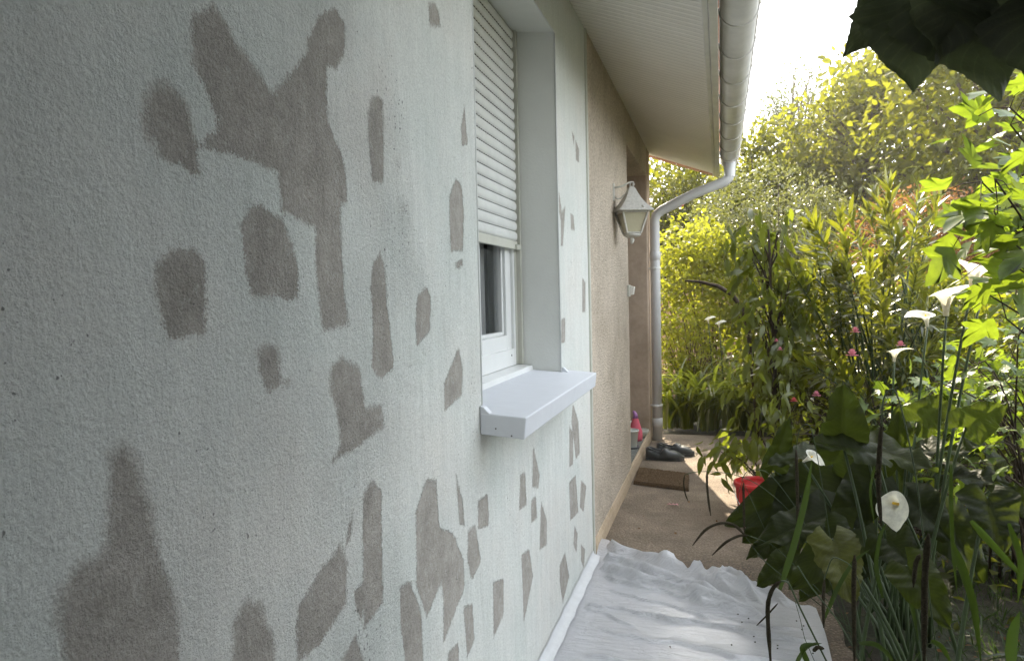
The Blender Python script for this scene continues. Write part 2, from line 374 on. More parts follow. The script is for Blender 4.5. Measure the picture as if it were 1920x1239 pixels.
def soffit_material():
    """white PVC cladding: grooves across the overhang every 5 cm, grown a little grey"""
    m, n, l, b = new_mat('pvc_cladding'); v = objco(n)
    sep = n.new('ShaderNodeSeparateXYZ'); l.new(v, sep.inputs[0])
    fr = mathn(n, l, 'FRACT', mathn(n, l, 'MULTIPLY', sep.outputs[1], 20.0))
    g = mathn(n, l, 'LESS_THAN', fr, .12); t = noise(n, l, 2.5, 5, .6, v)
    r = ramp(n, [(.3, (.74, .72, .67)), (.7, (.82, .80, .75))]); l.new(t.outputs['Fac'], r.inputs[0])
    l.new(mixc(n, l, mathn(n, l, 'MULTIPLY', g, .45), r.outputs[0], (.30, .28, .25)), b.inputs['Base Color'])
    b.inputs['Roughness'].default_value = .42; h = mathn(n, l, 'PINGPONG', fr, .5); bump(n, l, b, h, .006)
    return m

M = dict(
    wall=wall_material(), pink=render_material('pink_scratched_render', (.36, .31, .245), (.58, .50, .41), (.74, .665, .565), 85, .014),
    plinth=render_material('cream_plinth_paint', (.40, .31, .21), (.48, .38, .27), (.52, .43, .33), 60, .002),
    tan=render_material('smooth_tan_paint', (.42, .33, .25), (.46, .365, .28), (.49, .39, .31), 30, .001),
    concrete=concrete_material(), soil=soil_material(), sheet=sheet_material(), soffit=soffit_material(),
    white=plain('white_paint', (.60, .61, .60), .55, .35, var=.05, scale=18, bumpd=.0012, bscale=90),
    pvc=plain('white_pvc', (.70, .71, .70), .3, .5, var=.04, scale=9),
    sillp=plain('fresh_sill_paint', (.64, .66, .70), .5, .4, var=.03, scale=20, bumpd=.0006, bscale=160),
    slat=slat_material(),
    cream=plain('aged_cream_plastic', (.50, .50, .44), .45, .4, var=.08, scale=8),
    reveal=plain('reveal_paint', (.66, .67, .64), .7, .25, var=.04, scale=6, bumpd=.001, bscale=120),
    gutter=plain('grey_white_pvc_gutter', (.68, .66, .62), .35, .5, var=.12, scale=7),
    pipe=plain('downpipe_pvc', (.60, .60, .60), .38, .5, var=.05, scale=5),
    lamp=plain('lantern_paint', (.50, .49, .45), .5, .4, var=.14, scale=60, bumpd=.0008, bscale=400),
    tape=plain('white_masking_tape', (.58, .59, .60), .5, .4, var=.05, scale=30, bumpd=.001, bscale=120),
    roof=plain('terracotta_tile', (.42, .24, .17), .8, .2, var=.25, scale=14),
    mat_=plain('coir', (.13, .088, .052), .95, .1, var=.4, scale=180, bumpd=.01, bscale=260),
    clog=plain('dark_grey_foam_rubber', (.06, .064, .066), .42, .45, var=.15, scale=30),
    red=plain('red_plastic', (.50, .018, .018), .3, .5, var=.12, scale=10),
    whitepot=plain('white_plastic_pot', (.66, .68, .66), .35, .5, var=.04),
    pinkp=plain('pink_painted_clay', (.72, .14, .20), .5, .4, var=.1, scale=24), purple=plain('lilac_painted_clay', (.42, .20, .45), .5, .4, var=.1, scale=24),
    stone=plain('grey_slab', (.16, .165, .15), .8, .2, var=.3, scale=20, bumpd=.002, bscale=120),
    bark=plain('bark', (.085, .062, .042), .9, .1, var=.4, scale=30, bumpd=.01, bscale=60),
    darkbark=plain('dark_twig', (.045, .034, .024), .9, .1, var=.3, scale=40), curtain=plain('net_curtain', (.75, .76, .76), .9, .1, var=.2, scale=4),
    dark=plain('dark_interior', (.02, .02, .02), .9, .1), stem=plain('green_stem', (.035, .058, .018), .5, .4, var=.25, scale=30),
    catkin=plain('brown_sedge_catkin', (.05, .042, .026), .95, .1, var=.4, scale=200, bumpd=.006, bscale=500),
    wallfar=render_material('sandstone_garden_wall', (.36, .25, .18), (.46, .33, .25), (.52, .40, .31), 12, .02),
    screw=plain('dark_screw', (.03, .03, .03), .5, .4), door=plain('door_paint', (.30, .22, .16), .5, .4),
    yellowp=plain('yellow_spadix', (.75, .48, .05), .7, .2, var=.1, scale=200),
)
_g, n, l, b = new_mat('window_glass'); b.inputs['Base Color'].default_value = (.03, .035, .035, 1); b.inputs['Roughness'].default_value = .06; b.inputs['Alpha'].default_value = .30; M['glass'] = _g
_g, n, l, b = new_mat('amber_lantern_glass'); b.inputs['Roughness'].default_value = .28; b.inputs['IOR'].default_value = 1.3; b.inputs['Base Color'].default_value = (.62, .58, .42, 1); b.inputs['Alpha'].default_value = .55
t = noise(n, l, 60, 4, .6, objco(n)); bump(n, l, b, t.outputs['Fac'], .003); M['lglass'] = _g
L = dict(

    far=leaf_mat('tree_leaf', (0.0319, 0.0394, 0.0036), (0.0710, 0.0788, 0.0066), (0.3235, 0.3345, 0.0131), .5, veins=6, rough=.5, spec=.22),
    hedge=leaf_mat('hedge_leaf', (0.0222, 0.0285, 0.0038), (0.0518, 0.0570, 0.0069), (0.2245, 0.2441, 0.0157), .4, rough=.5, spec=.22),
    thin=leaf_mat('fine_tree_leaf', (0.0321, 0.0401, 0.0150), (0.0641, 0.0736, 0.0251), (0.1921, 0.2222, 0.0625), .45, rough=.5, spec=.22),
    yellow=leaf_mat('yellow_green_leaf', (0.0603, 0.0737, 0.0079), (0.1292, 0.1399, 0.0132), (0.4425, 0.4567, 0.0331), .5, rough=.5, spec=.22),
    grey=leaf_mat('grey_green_leaf', (0.0447, 0.0541, 0.0172), (0.0968, 0.0954, 0.0325), (0.2717, 0.2902, 0.0580), .38, .3, .6),
    red=leaf_mat('copper_leaf', (0.0696, 0.0446, 0.0125), (0.1672, 0.0654, 0.0214), (0.3584, 0.1750, 0.0525), .42, rough=.5, spec=.22),
    olean=leaf_mat('oleander_leaf', (0.0284, 0.0364, 0.0051), (0.0568, 0.0666, 0.0079), (0.3135, 0.3347, 0.0201), .38, .28, .6),
    dark=leaf_mat('dark_drooping_leaf', (0.0306, 0.0391, 0.0062), (0.0609, 0.0739, 0.0105), (0.4165, 0.4980, 0.0319), .33, .35, .5),
    bright=leaf_mat('bright_vine_leaf', (0.0513, 0.0945, 0.0101), (0.0834, 0.1418, 0.0169), (0.2746, 0.3757, 0.0217), .5, veins=30),
    cane=leaf_mat('currant_leaf', (0.0406, 0.0624, 0.0062), (0.0811, 0.1109, 0.0104), (0.3849, 0.4111, 0.0198), .5, veins=30, rough=.5, spec=.22),
    overhead=leaf_mat('overhanging_leaf', (.055, .062, .050), (.085, .095, .072), (.12, .15, .06), .4, .5, .35, veins=20, ribs=True),
    strap=leaf_mat('strap_leaf', (0.0474, 0.0675, 0.0081), (0.0949, 0.1147, 0.0142), (0.4377, 0.4898, 0.0427), .42, .3, .55),
    calla=leaf_mat('calla_leaf', (0.0123, 0.0178, 0.0040), (0.0257, 0.0335, 0.0071), (0.0887, 0.1209, 0.0129), .36, .5, .14, veins=9, ribs=True),
    pale=leaf_mat('yellowed_calla_leaf', (0.0605, 0.0660, 0.0138), (0.0935, 0.0935, 0.0220), (0.1736, 0.1984, 0.0310), .35, .5, .3, veins=14, ribs=True),
    grass=leaf_mat('grass_blade', (0.0118, 0.0248, 0.0050), (0.0330, 0.0546, 0.0109), (0.0942, 0.1587, 0.0198), .4),
    sedge=leaf_mat('sedge_blade', (0.0090, 0.0182, 0.0043), (0.0206, 0.0369, 0.0069), (0.0825, 0.1389, 0.0130), .42, .38, .4),
    spathe=leaf_mat('calla_spathe', (.72, .71, .60), (.76, .75, .66), (.80, .78, .62), .4, .4, .4, veins=40),
    petal=leaf_mat('pink_petal', (.55, .16, .22), (.70, .30, .36), (.80, .35, .40), .4),
    redpetal=leaf_mat('red_petal', (.50, .06, .08), (.62, .14, .14), (.80, .2, .2), .4),
)
# ------------------------------------------------------------------ ground
def grid_mesh(name, xs, ys, zf, mat, parent=None, smooth=True):
    X, Y = np.meshgrid(xs, ys, indexing='ij'); Z = zf(X, Y); V = np.stack([X, Y, Z], -1).reshape(-1, 3)
    a, b_ = len(xs), len(ys); I = np.arange(a * b_).reshape(a, b_)
    F = np.stack([I[:-1, :-1], I[1:, :-1], I[1:, 1:], I[:-1, 1:]], -1).reshape(-1, 4)
    return big_mesh(name, V, F, mat, parent, np.zeros(len(V)), smooth)

def vnoise(seed, n=14):
    r = np.random.default_rng(seed); k = r.normal(0, 1, (n, 2)); k /= np.linalg.norm(k, axis=1)[:, None]; k *= r.uniform(.6, 5, n)[:, None]; p = r.uniform(0, 6.28, n)
    return lambda X, Y: sum(np.sin(k[i, 0] * X + k[i, 1] * Y + p[i]) for i in range(n)) / n
nz1 = vnoise(3); nz2 = vnoise(9)
EDGE = [(-3, .52), (1.5, .47), (2.8, .435), (3.3, .432), (3.6, .40), (4.2, .50), (5, .75), (6.0, 1.2), (6.9, 1.9), (9, 1.9)]
def path_edge(y): return np.interp(y, [e[0] for e in EDGE], [e[1] for e in EDGE])

def soil_h(X, Y):
    d = np.minimum(np.clip(X - path_edge(Y), 0, 2) / 1.0, 1)
    return -.035 + d * .10 * (nz1(X * 1.5, Y * 1.5) * .5 + .55) + .02 * nz2(X * 4, Y * 4)
xs = np.concatenate([np.linspace(-60, -8, 14), np.linspace(-7, 6, 150), np.linspace(7, 90, 20)])
ys = np.concatenate([np.linspace(-40, -4, 12), np.linspace(-3.5, 12, 180), np.linspace(13, 140, 24)])
g = grid_mesh('garden_ground', xs, ys, lambda X, Y: np.where((X < path_edge(Y) + .03) & (Y < 7.0), -.06, soil_h(X, Y)), M['soil']); tag(g, kind='structure')

mb = MB()    # the concrete path, an 8 cm slab with a chipped edge that widens into the terrace by the step
yy = np.arange(-3, 7.01, .05); top = []; 
ex = [path_edge(y) + .008 * math.sin(23 * y) + rng.normal(0, .004) for y in yy]
nx = 24; V = []; F = []
for i, y in enumerate(yy):
    for j in range(nx + 1):
        x = -1.6 + (ex[i] + 1.6) * (j / nx); V.append((x, y, .004 * float(nz1(np.array(x * 3), np.array(y * 3)))))
    V.append((ex[i] + .012, y, -.09))
q = nx + 2
for i in range(len(yy) - 1):
    for j in range(nx + 1): F.append((i * q + j, i * q + j + 1, (i + 1) * q + j + 1, (i + 1) * q + j))
a = (len(yy) - 1) * q
mb.add(V, F, .5); mb.add([V[a], V[a + nx], (V[a + nx][0], 7.01, -.09), (V[a][0], 7.01, -.09)], [(0, 3, 2, 1)], .5)
path = mb.build('path', M['concrete'], smooth=False); tag(path, kind='structure')

# ------------------------------------------------------------------ house
WX = -.62
Y0, Y1 = 1.895, 2.93; Z0, Z1 = .96, 2.335; RX = -.80; ZI = 2.372
house = empty('house', (WX, 0, 0), 'single storey house whose long wall is half primed grey white, half scratched pink render', 'house')
def polys(txt): return [np.array([[float(q) for q in p.split(',')] for p in l.split()]) for l in txt.strip().split('\n')]
PATCH = polys("""0.790,1.649 0.834,1.682 0.860,1.666 0.881,1.645 0.921,1.625 0.961,1.599 0.994,1.630 1.033,1.664 1.063,1.692 1.059,1.709 1.103,1.761 1.153,1.792 1.189,1.773 1.180,1.725 1.150,1.690 1.118,1.687 1.115,1.645 1.117,1.594 1.133,1.575 1.159,1.549 1.172,1.515 1.172,1.469 1.149,1.462 1.147,1.421 1.152,1.304 1.168,1.260 1.077,1.252 1.069,1.305 1.063,1.355 1.065,1.416 0.972,1.434 0.967,1.488 0.855,1.499 0.849,1.494 0.792,1.497 0.835,1.526 0.812,1.571 0.789,1.594
0.704,1.522 0.715,1.545 0.737,1.559 0.763,1.552 0.776,1.536 0.786,1.512 0.790,1.494 0.791,1.478 0.796,1.459 0.776,1.457 0.769,1.463 0.723,1.470 0.720,1.487 0.705,1.484 0.702,1.504
0.872,1.406 0.903,1.435 0.928,1.437 0.947,1.424 0.974,1.423 0.993,1.393 1.010,1.354 1.010,1.309 0.980,1.303 0.946,1.309 0.895,1.307 0.882,1.342
0.713,1.344 0.738,1.363 0.784,1.366 0.798,1.353 0.798,1.307 0.793,1.264 0.727,1.260 0.720,1.289 0.712,1.317
1.265,1.640 1.278,1.672 1.308,1.685 1.331,1.680 1.325,1.532 1.306,1.520 1.272,1.520 1.263,1.606
1.263,1.362 1.296,1.388 1.318,1.364 1.321,1.302 1.339,1.219 1.343,1.166 1.286,1.150 1.250,1.175 1.261,1.264 1.254,1.323
1.461,1.256 1.473,1.307 1.525,1.324 1.549,1.307 1.537,1.230 1.463,1.202
1.685,1.541 1.734,1.592 1.776,1.578 1.787,1.513 1.771,1.419 1.687,1.414 1.682,1.502
1.718,1.387 1.769,1.395 1.768,1.379 1.717,1.373
1.581,1.952 1.621,1.972 1.647,1.957 1.655,1.930 1.588,1.910
1.783,1.724 1.808,1.783 1.834,1.694 1.784,1.682
0.900,1.232 0.922,1.242 0.951,1.232 0.952,1.185 0.977,1.183 0.976,1.177 0.918,1.175 0.904,1.202
1.099,1.190 1.136,1.205 1.202,1.180 1.217,1.106 1.283,1.101 1.296,1.059 1.162,1.040 1.092,1.036 1.126,1.061 1.112,1.126 1.093,1.156
1.617,1.102 1.674,1.147 1.721,1.179 1.749,1.127 1.736,1.062 1.615,1.040
0.971,0.808 0.979,0.838 1.044,0.871 1.114,0.891 1.134,0.848 1.126,0.786 1.036,0.754 0.974,0.759
1.200,0.950 1.234,0.971 1.274,0.941 1.271,0.860 1.264,0.730 1.184,0.714
1.432,0.855 1.495,0.907 1.550,0.894 1.565,0.780 1.650,0.741 1.720,0.652 1.722,0.584 1.568,0.513 1.575,0.603 1.566,0.657 1.473,0.615 1.426,0.698
1.679,0.875 1.723,0.798 1.734,0.735 1.696,0.753
1.843,0.766 1.927,0.765 1.934,0.674 1.837,0.696
1.757,0.714 1.816,0.710 1.853,0.605 1.776,0.580 1.747,0.642
1.956,0.509 2.059,0.478 2.051,0.378 1.948,0.353
1.710,0.535 1.775,0.522 1.784,0.420 1.729,0.405
1.342,0.731 1.394,0.721 1.444,0.633 1.450,0.503 1.367,0.534 1.341,0.645
0.634,1.146 0.656,1.150 0.670,1.132 0.690,1.073 0.699,1.009 0.722,0.957 0.725,0.840 0.571,0.921 0.560,0.996 0.564,1.025 0.590,1.042 0.607,1.042 0.624,1.047
0.824,0.881 0.851,0.901 0.886,0.883 0.897,0.849 0.914,0.818 0.916,0.739 0.818,0.791
1.134,0.903 1.159,0.933 1.153,0.897 1.136,0.875
1.155,0.793 1.207,0.802 1.181,0.734 1.162,0.752
1.101,0.697 1.156,0.717 1.186,0.645 1.134,0.624
2.269,0.735 2.329,0.730 2.340,0.621 2.247,0.627
2.443,0.795 2.525,0.674 2.505,0.632 2.416,0.660
2.540,0.576 2.624,0.484 2.616,0.397 2.502,0.416
2.397,0.615 2.465,0.615 2.481,0.536 2.398,0.542
2.260,0.480 2.362,0.463 2.404,0.358 2.274,0.254
2.827,0.243 2.933,0.260 3.009,0.133 2.872,0.075 2.821,0.182
3.162,0.838 3.277,0.737 3.301,0.588 3.198,0.586 3.119,0.764
3.071,0.749 3.149,0.712 3.136,0.576 3.054,0.583
3.047,0.517 3.191,0.516 3.236,0.338 3.054,0.356
3.315,0.462 3.449,0.404 3.367,0.301 3.277,0.351
3.145,0.306 3.214,0.249 3.181,0.176 3.113,0.234
3.285,0.177 3.390,0.118 3.340,0.047 3.278,0.106
3.245,2.014 3.306,2.008 3.288,1.958
3.330,1.996 3.418,1.970 3.412,1.908 3.333,1.907
2.950,1.726 2.995,1.657 2.989,1.591 2.951,1.631
2.982,1.634 3.072,1.669 3.012,1.507 2.970,1.504
3.185,1.654 3.257,1.650 3.276,1.588 3.190,1.586
3.439,1.384 3.522,1.360 3.507,1.221 3.422,1.223
2.951,1.203 3.027,1.211 3.017,1.113 2.941,1.107
1.593,0.476 1.666,0.468 1.668,0.394 1.596,0.417""")
FAINT = polys("""1.377,1.577 1.404,1.603 1.408,1.582 1.387,1.547
1.377,1.508 1.438,1.516 1.454,1.468 1.407,1.453 1.382,1.472""")
def sdf(P, poly):
    d = np.full(len(P), 1e9); inside = np.zeros(len(P), bool); n = len(poly)
    for i in range(n):
        a, b_ = poly[i], poly[(i + 1) % n]; e = b_ - a; w = P - a
        t = np.clip((w @ e) / (e @ e + 1e-12), 0, 1); d = np.minimum(d, np.linalg.norm(w - t[:, None] * e, axis=1))
        c = ((a[1] <= P[:, 1]) != (b_[1] <= P[:, 1])); 
        with np.errstate(divide='ignore', invalid='ignore'):
            xi = a[0] + (P[:, 1] - a[1]) * e[0] / (e[1] if e[1] else 1e-12)
        inside ^= c & (P[:, 0] < xi)
    return np.where(inside, d, -d)

ys = np.unique(np.round(np.concatenate([np.arange(-3, .3, .06), np.arange(.3, 1.895, .0075), [Y0], np.arange(1.91, 2.92, .012), [Y1], np.arange(2.94, 3.6, .010), [3.60]]), 4))
zs = np.unique(np.round(np.concatenate([[0], np.arange(0.01, .96, .0085), [Z0], np.arange(.97, 2.33, .0085), [Z1], np.arange(2.35, 2.60, .02), [2.6]]), 4))
Yg, Zg = np.meshgrid(ys, zs, indexing='ij'); P = np.stack([Yg.ravel(), Zg.ravel()], 1)
D = np.full(len(P), -.08); SO = np.zeros(len(P)); SOFT = {1: .8, 3: .8, 12: .5, 23: 1.6, 24: 1.0}
for ip, pl in enumerate(PATCH):
    lo, hi = pl.min(0) - .08, pl.max(0) + .08; k = np.where(((P > lo) & (P < hi)).all(1))[0]
    if len(k):
        q_ = sdf(P[k], pl); top_ = np.clip((P[k, 1] - pl[:, 1].min()) / (np.ptp(pl[:, 1]) + 1e-6), 0, 1); SO[k] = np.where(q_ > D[k], SOFT.get(ip, .25) * (.25 + .75 * top_), SO[k]); D[k] = np.maximum(D[k], q_)
for pl in FAINT:
    lo, hi = pl.min(0) - .05, pl.max(0) + .05; k = np.where(((P > lo) & (P < hi)).all(1))[0]; D[k] = np.maximum(D[k], np.minimum(sdf(P[k], pl), .0) - .004)
D[(P[:, 0] < .45)] = -.08
V = np.stack([np.full(len(P), WX) + .0018 * nz1(P[:, 0] * 6, P[:, 1] * 6), P[:, 0], P[:, 1]], 1)
I = np.arange(len(P)).reshape(len(ys), len(zs)); F = np.stack([I[:-1, :-1], I[1:, :-1], I[1:, 1:], I[:-1, 1:]], -1)
cy = (ys[:-1] + ys[1:]) / 2; cz = (zs[:-1] + zs[1:]) / 2; hole = ((cy > Y0) & (cy < Y1))[:, None] & ((cz > Z0) & (cz < Z1))[None]
F = F[~hole].reshape(-1, 4)
w = big_mesh('primed_wall', V, F, M['wall'], house, np.zeros(len(V)), True); w['label'] = 'roughcast wall primed grey white with bare brown patches'
at = w.data.attributes.new('patch', 'FLOAT', 'POINT'); at.data.foreach_set('value', D.astype(np.float32))
w.data.attributes.new('soft', 'FLOAT', 'POINT').data.foreach_set('value', SO.astype(np.float32))

# reveals of the window opening
mb = MB()
mb.add([(WX, Y1, Z0), (RX - .12, Y1, Z0), (RX - .12, Y1, ZI), (WX, Y1, Z1)], [(0, 1, 2, 3)])
mb.add([(WX, Y0, Z0), (RX - .12, Y0, Z0), (RX - .12, Y0, ZI), (WX, Y0, Z1)], [(3, 2, 1, 0)])
mb.add([(WX, Y0, Z1), (RX - .12, Y0, ZI), (RX - .12, Y1, ZI), (WX, Y1, Z1)], [(3, 2, 1, 0)])
mb.add([(WX, Y0, Z0), (RX - .12, Y0, Z0), (RX - .12, Y1, Z0), (WX, Y1, Z0)], [(0, 1, 2, 3)])
mb.build('window_reveal', M['reveal'], house)
mb = MB()    # thin rounded edge bead round the opening
for yv in (Y0, Y1): mb.tube([(WX - .001, yv, Z0 + .02), (WX - .001, yv, Z1)], .0035, 6)
mb.tube([(WX - .001, Y0, Z1), (WX - .001, Y1, Z1)], .0035, 6); mb.build('edge_bead', M['white'], house, True)

# pink rendered wall with its door recess, behind the junction strip
PX = WX + .005; R0, R1, RZ, YE = 5.21, 6.66, 2.335, 6.92
mb = MB(); mb.box(PX - .22, PX, 3.635, R0, 0.09, 2.62); mb.box(PX - .22, PX, R0 + .0005, R1, RZ, 2.62)
mb.build('scratched_render_wall', M['pink'], house, bevel=.006)
mb = MB(); mb.box(PX - .22, PX + .0006, R1 + .001, YE, .0, 2.60); mb.build('end_pier', M['tan'], house, bevel=.012)
mb = MB(); mb.box(PX - .20, PX + .004, 3.600, 3.632, 0, 2.60); mb.build('junction_strip', M['cream'], house, bevel=.003)
mb = MB()
prof = [(-.10, 0), (.010, 0), (.008, .055), (.0, .088), (-.10, .092)]
mb.prism([(PX + p, q_) for p, q_ in prof], 'y', 3.634, 6.655); mb.build('plinth', M['plinth'], house, bevel=.004)
mb = MB(); mb.box(PX - 1.2, PX - .012, R0 + .0, R1, .09, .105); mb.build('door_step', M['stone'], house, bevel=.004)
mb = MB(); mb.box(PX - 1.25, PX - 1.2, R0, R1, .05, 2.6); mb.box(PX - 1.2, PX - .221, R0 - .1, R0 - .001, .05, 2.6); mb.box(PX - 1.2, PX - .221, R1 + .001, R1 + .1, .05, 2.6)
mb.box(PX - 1.2, PX - .221, R0, R1, RZ + .01, RZ + .1); mb.build('porch_lining', M['tan'], house)
mb = MB(); mb.box(PX - 1.199, PX - 1.15, R0 + .2, R1 - .3, .106, 2.2); dr = mb.build('front_door', M['door'], house, bevel=.004)
mb = MB(); mb.box(PX - 1.15, PX - 1.135, R0 + .32, R1 - .42, .3, 1.0); mb.box(PX - 1.15, PX - 1.135, R0 + .32, R1 - .42, 1.15, 2.05); mb.build('door_panel', M['door'], dr, bevel=.004)
mb = MB(); mb.tube([(PX - 1.149, R0 + .28, 1.1), (PX - 1.1, R0 + .28, 1.1), (PX - 1.1, R0 + .38, 1.1)], .009, 8); mb.build('door_handle', M['pvc'], dr, True)
mb = MB()    # the rest of the house body: sides, back and inner floor, away from the window room
mb.box(-7.0, -6.8, -3, YE, 0, 2.6); mb.box(-6.8, WX - .001, -3.2, -3.0, 0, 2.6)
mb.box(-6.8, PX - .221, YE - .2, YE, 0, 2.6); mb.box(-6.8, WX - .3, -3, YE - .2, -.02, .02)
mb.add([(-7, YE, 2.6), (WX, YE, 2.6), (-3.8, YE, 3.85)], [(0, 1, 2)]); mb.add([(-7, -3.2, 2.6), (WX, -3.2, 2.6), (-3.8, -3.2, 3.85)], [(0, 2, 1)])
mb.build('outer_walls', M['plinth'], house)

# soffit, fascia, roof
XE = .0; ZS0, ZS1 = 2.578, 2.350; YR = 7.04
mb = MB(); mb.prism([(WX - .1, ZS0 + (ZS0 - ZS1) / .62 * .1), (XE - .035, ZS1 + .0128), (XE - .035, ZS1 + .0348), (WX - .1, ZS0 + .06)], 'y', -3.2, YR - .004)
sf = mb.build('soffit', M['soffit'], house)
mb = MB(); mb.box(XE - .034, XE + .0, -3.2, YR, ZS1 - .012, ZS1 + .21); mb.box(XE - .060, XE - .036, -3.2, YR - .004, ZS1 + .002, ZS1 + .018)
mb.build('fascia', M['gutter'], house, bevel=.003)
tg = (ZS0 - ZS1) / .62
mb = MB()
roofz = lambda x: ZS1 + .19 - (x - XE) * tg
pts = [(XE + .03, roofz(XE + .03)), (-3.8, roofz(-3.8)), (-7.6, roofz(-3.8) - 3.8 * tg), (-7.6, roofz(-3.8) - 3.8 * tg + .05), (-3.8, roofz(-3.8) + .05), (XE + .03, roofz(XE + .03) + .05)]
mb.prism(pts, 'y', -3.2, YR); rf = mb.build('roof', M['roof'], house)
mb = MB()     # rows of roman tiles, their noses peeping out over the gutter and the far verge
for i in range(48):
    y = -3.1 + i * .212; pr = []
    for s in range(7): t = math.pi * s / 6; pr.append((y + .075 * math.cos(t), .05 * math.sin(t)))
    v = []; 
    for x in (XE + .075, -3.8):
        for p_, q_ in pr: v.append((x, p_, roofz(x) + .052 + q_))
    mb.add(v, [(k, k + 1, 8 + k, 7 + k) for k in range(6)] + [tuple(range(7))[::-1]])
mb.build('roman_tiles', M['roof'], rf, True)
mb = MB()     # verge: the undersides of the last tiles show as a ribbed pink strip
nT = 20
for i in range(nT):
    x0 = XE - .04 - i * .07; x1 = x0 - .066; z0 = ZS1 + .018 + (XE - .035 - x0) * tg; z1 = ZS1 + .018 + (XE - .035 - x1) * tg
    mb.add([(x0, YR - .002, z0), (x0, YR + .19, z0), (x1, YR + .19, z1), (x1, YR - .002, z1), (x0, YR - .002, z0 + .02), (x0, YR + .19, z0 + .02), (x1, YR + .19, z1 + .02), (x1, YR - .002, z1 + .02)],
           [(0, 3, 2, 1), (4, 5, 6, 7), (0, 1, 5, 4), (1, 2, 6, 5), (2, 3, 7, 6), (3, 0, 4, 7)])
mb.build('verge_tiles', M['roof'], rf, bevel=.003)

# gutter: half round channel with joints, hooks, end cap
GX, GZ, GR = .083, ZS1 + .135, .078
gut = MB(); k = 14
for seg, (ya, yb) in enumerate([(-3.2, 3.0), (3.0, YR - .05)]):
    pr = [(GX - GR * math.cos(math.pi * i / k), GZ - GR * 1.05 * math.sin(math.pi * i / k)) for i in range(k + 1)]
    pr2 = [(GX - (GR - .004) * math.cos(math.pi * i / k), GZ - (GR - .004) * 1.05 * math.sin(math.pi * i / k)) for i in range(k + 1)][::-1]
    gut.prism(pr + pr2, 'y', ya, yb)
gut.tube([(GX + GR, -3.2, GZ), (GX + GR, YR - .05, GZ)], .007, 8)
go = gut.build('gutter', M['gutter'], house, True)
for y in [0.9, 1.35, 1.8, 2.25, 2.55, 2.9, 3.3, 3.75, 4.2, 4.7, 5.2, 5.7, 6.2, 6.6]:
    mb = MB(); pr = []
    for i in range(k + 1): t = math.pi * i / k; pr.append((GX - (GR + .0045) * math.cos(t), y, GZ - (GR * 1.05 + .0045) * math.sin(t)))
    mb.tube(pr, .0042, 5); mb.tube([(GX + GR, y, GZ), (GX + GR + .012, y, GZ + .012)], .008, 6); mb.build('gutter_hook', M['gutter'], go, True)
mb = MB(); mb.prism([(GX - GR * math.cos(math.pi * i / k), GZ - GR * 1.05 * math.sin(math.pi * i / k)) for i in range(k + 1)], 'y', YR - .049, YR - .04); mb.build('end_cap', M['gutter'], go)
# downpipe
PXc, PYc = -.558, 6.74
mb = MB(); mb.lathe([(.052, 0.0), (.049, -.05), (.046, -.10), (.046, -.13)], (GX, PYc, GZ - GR * .85), 20)
el = [(GX, PYc, GZ - GR - .09), (GX - .008, PYc, GZ - GR - .125), (GX - .04, PYc, GZ - GR - .155), (GX - .30, PYc, GZ - GR - .245), (PXc + .06, PYc, GZ - GR - .375), (PXc + .015, PYc, GZ - GR - .41), (PXc, PYc, GZ - GR - .47), (PXc, PYc, 1.62), (PXc, PYc, .0)]
mb.tube(el, .043, 20); dp = mb.build('downpipe', M['pipe'], house, True)
for z in (1.60, .12): mb = MB(); mb.lathe([(.043, 0), (.0475, .003), (.0475, .07), (.043, .075)], (PXc, PYc, z), 20); mb.build('pipe_collar', M['pipe'], dp, True)
for z in (.30, 1.52):
    mb = MB(); mb.lathe([(.044, 0), (.0485, .001), (.0485, .016), (.044, .017)], (PXc, PYc, z), 20); mb.box(PXc - .012, PXc + .012, PYc - .062, PYc - .046, z + .001, z + .014); mb.box(PX, PXc - .044, PYc - .008, PYc + .008, z + .002, z + .014)
    mb.build('pipe_clip', M['pvc'], dp)

# window sill of painted concrete, falling outwards, with little upstands at both ends
mb = MB()
def sillz(x): return .985 + (-.49 - x) * .085
ya, yb, xf, xb = 1.872, 3.022, -.492, WX + .001
top = [(xf, sillz(xf)), (xb, sillz(xb)), (xb, sillz(xb) - .075), (xf - .012, sillz(xf) - .058), (xf - .004, sillz(xf) - .056)]
ol = [(xf, ya), (xf, yb), (xb, yb), (xb, Y1 - .001), (xb - .14, Y1 - .001), (xb - .14, Y0 + .001), (xb, Y0 + .001), (xb, ya)]
mb.add([(x, y, sillz(x)) for x, y in ol] + [(x - (.006 if x == xf else 0), y, sillz(x) - .058) for x, y in ol], [tuple(range(8)), tuple(range(8, 16))[::-1]] + [(i, 8 + i, 8 + (i + 1) % 8, (i + 1) % 8) for i in range(8)])
sl = mb.build('window_sill', M['sillp'], house, bevel=.004)
for y0_, y1_ in ((ya + .001, Y0 + .005), (Y1 - .004, yb - .045)):
    mb = MB(); pr = [(WX + .0015, sillz(WX) - .004), (WX + .0015, sillz(WX) + .018), (WX + .012, sillz(WX) + .014), (WX + .022, sillz(WX) + .003), (WX + .034, sillz(WX) - .008)]
    mb.prism(pr, 'y', y0_ if y0_ < 2 else yb - .085, y1_ if y0_ < 2 else yb - .062); mb.build('upstand', M['sillp'], sl, bevel=.002)
for (x, z) in ((WX + .045, .955), (WX + .088, .937)): mb = MB(); mb.lathe([(0, 0), (.0022, 0), (.0022, .001), (0, .001)], (x, ya - .0015, z), 8, Matrix.Rotation(math.pi / 2, 3, 'X')); mb.build('nail_hole', M['screw'], sl)

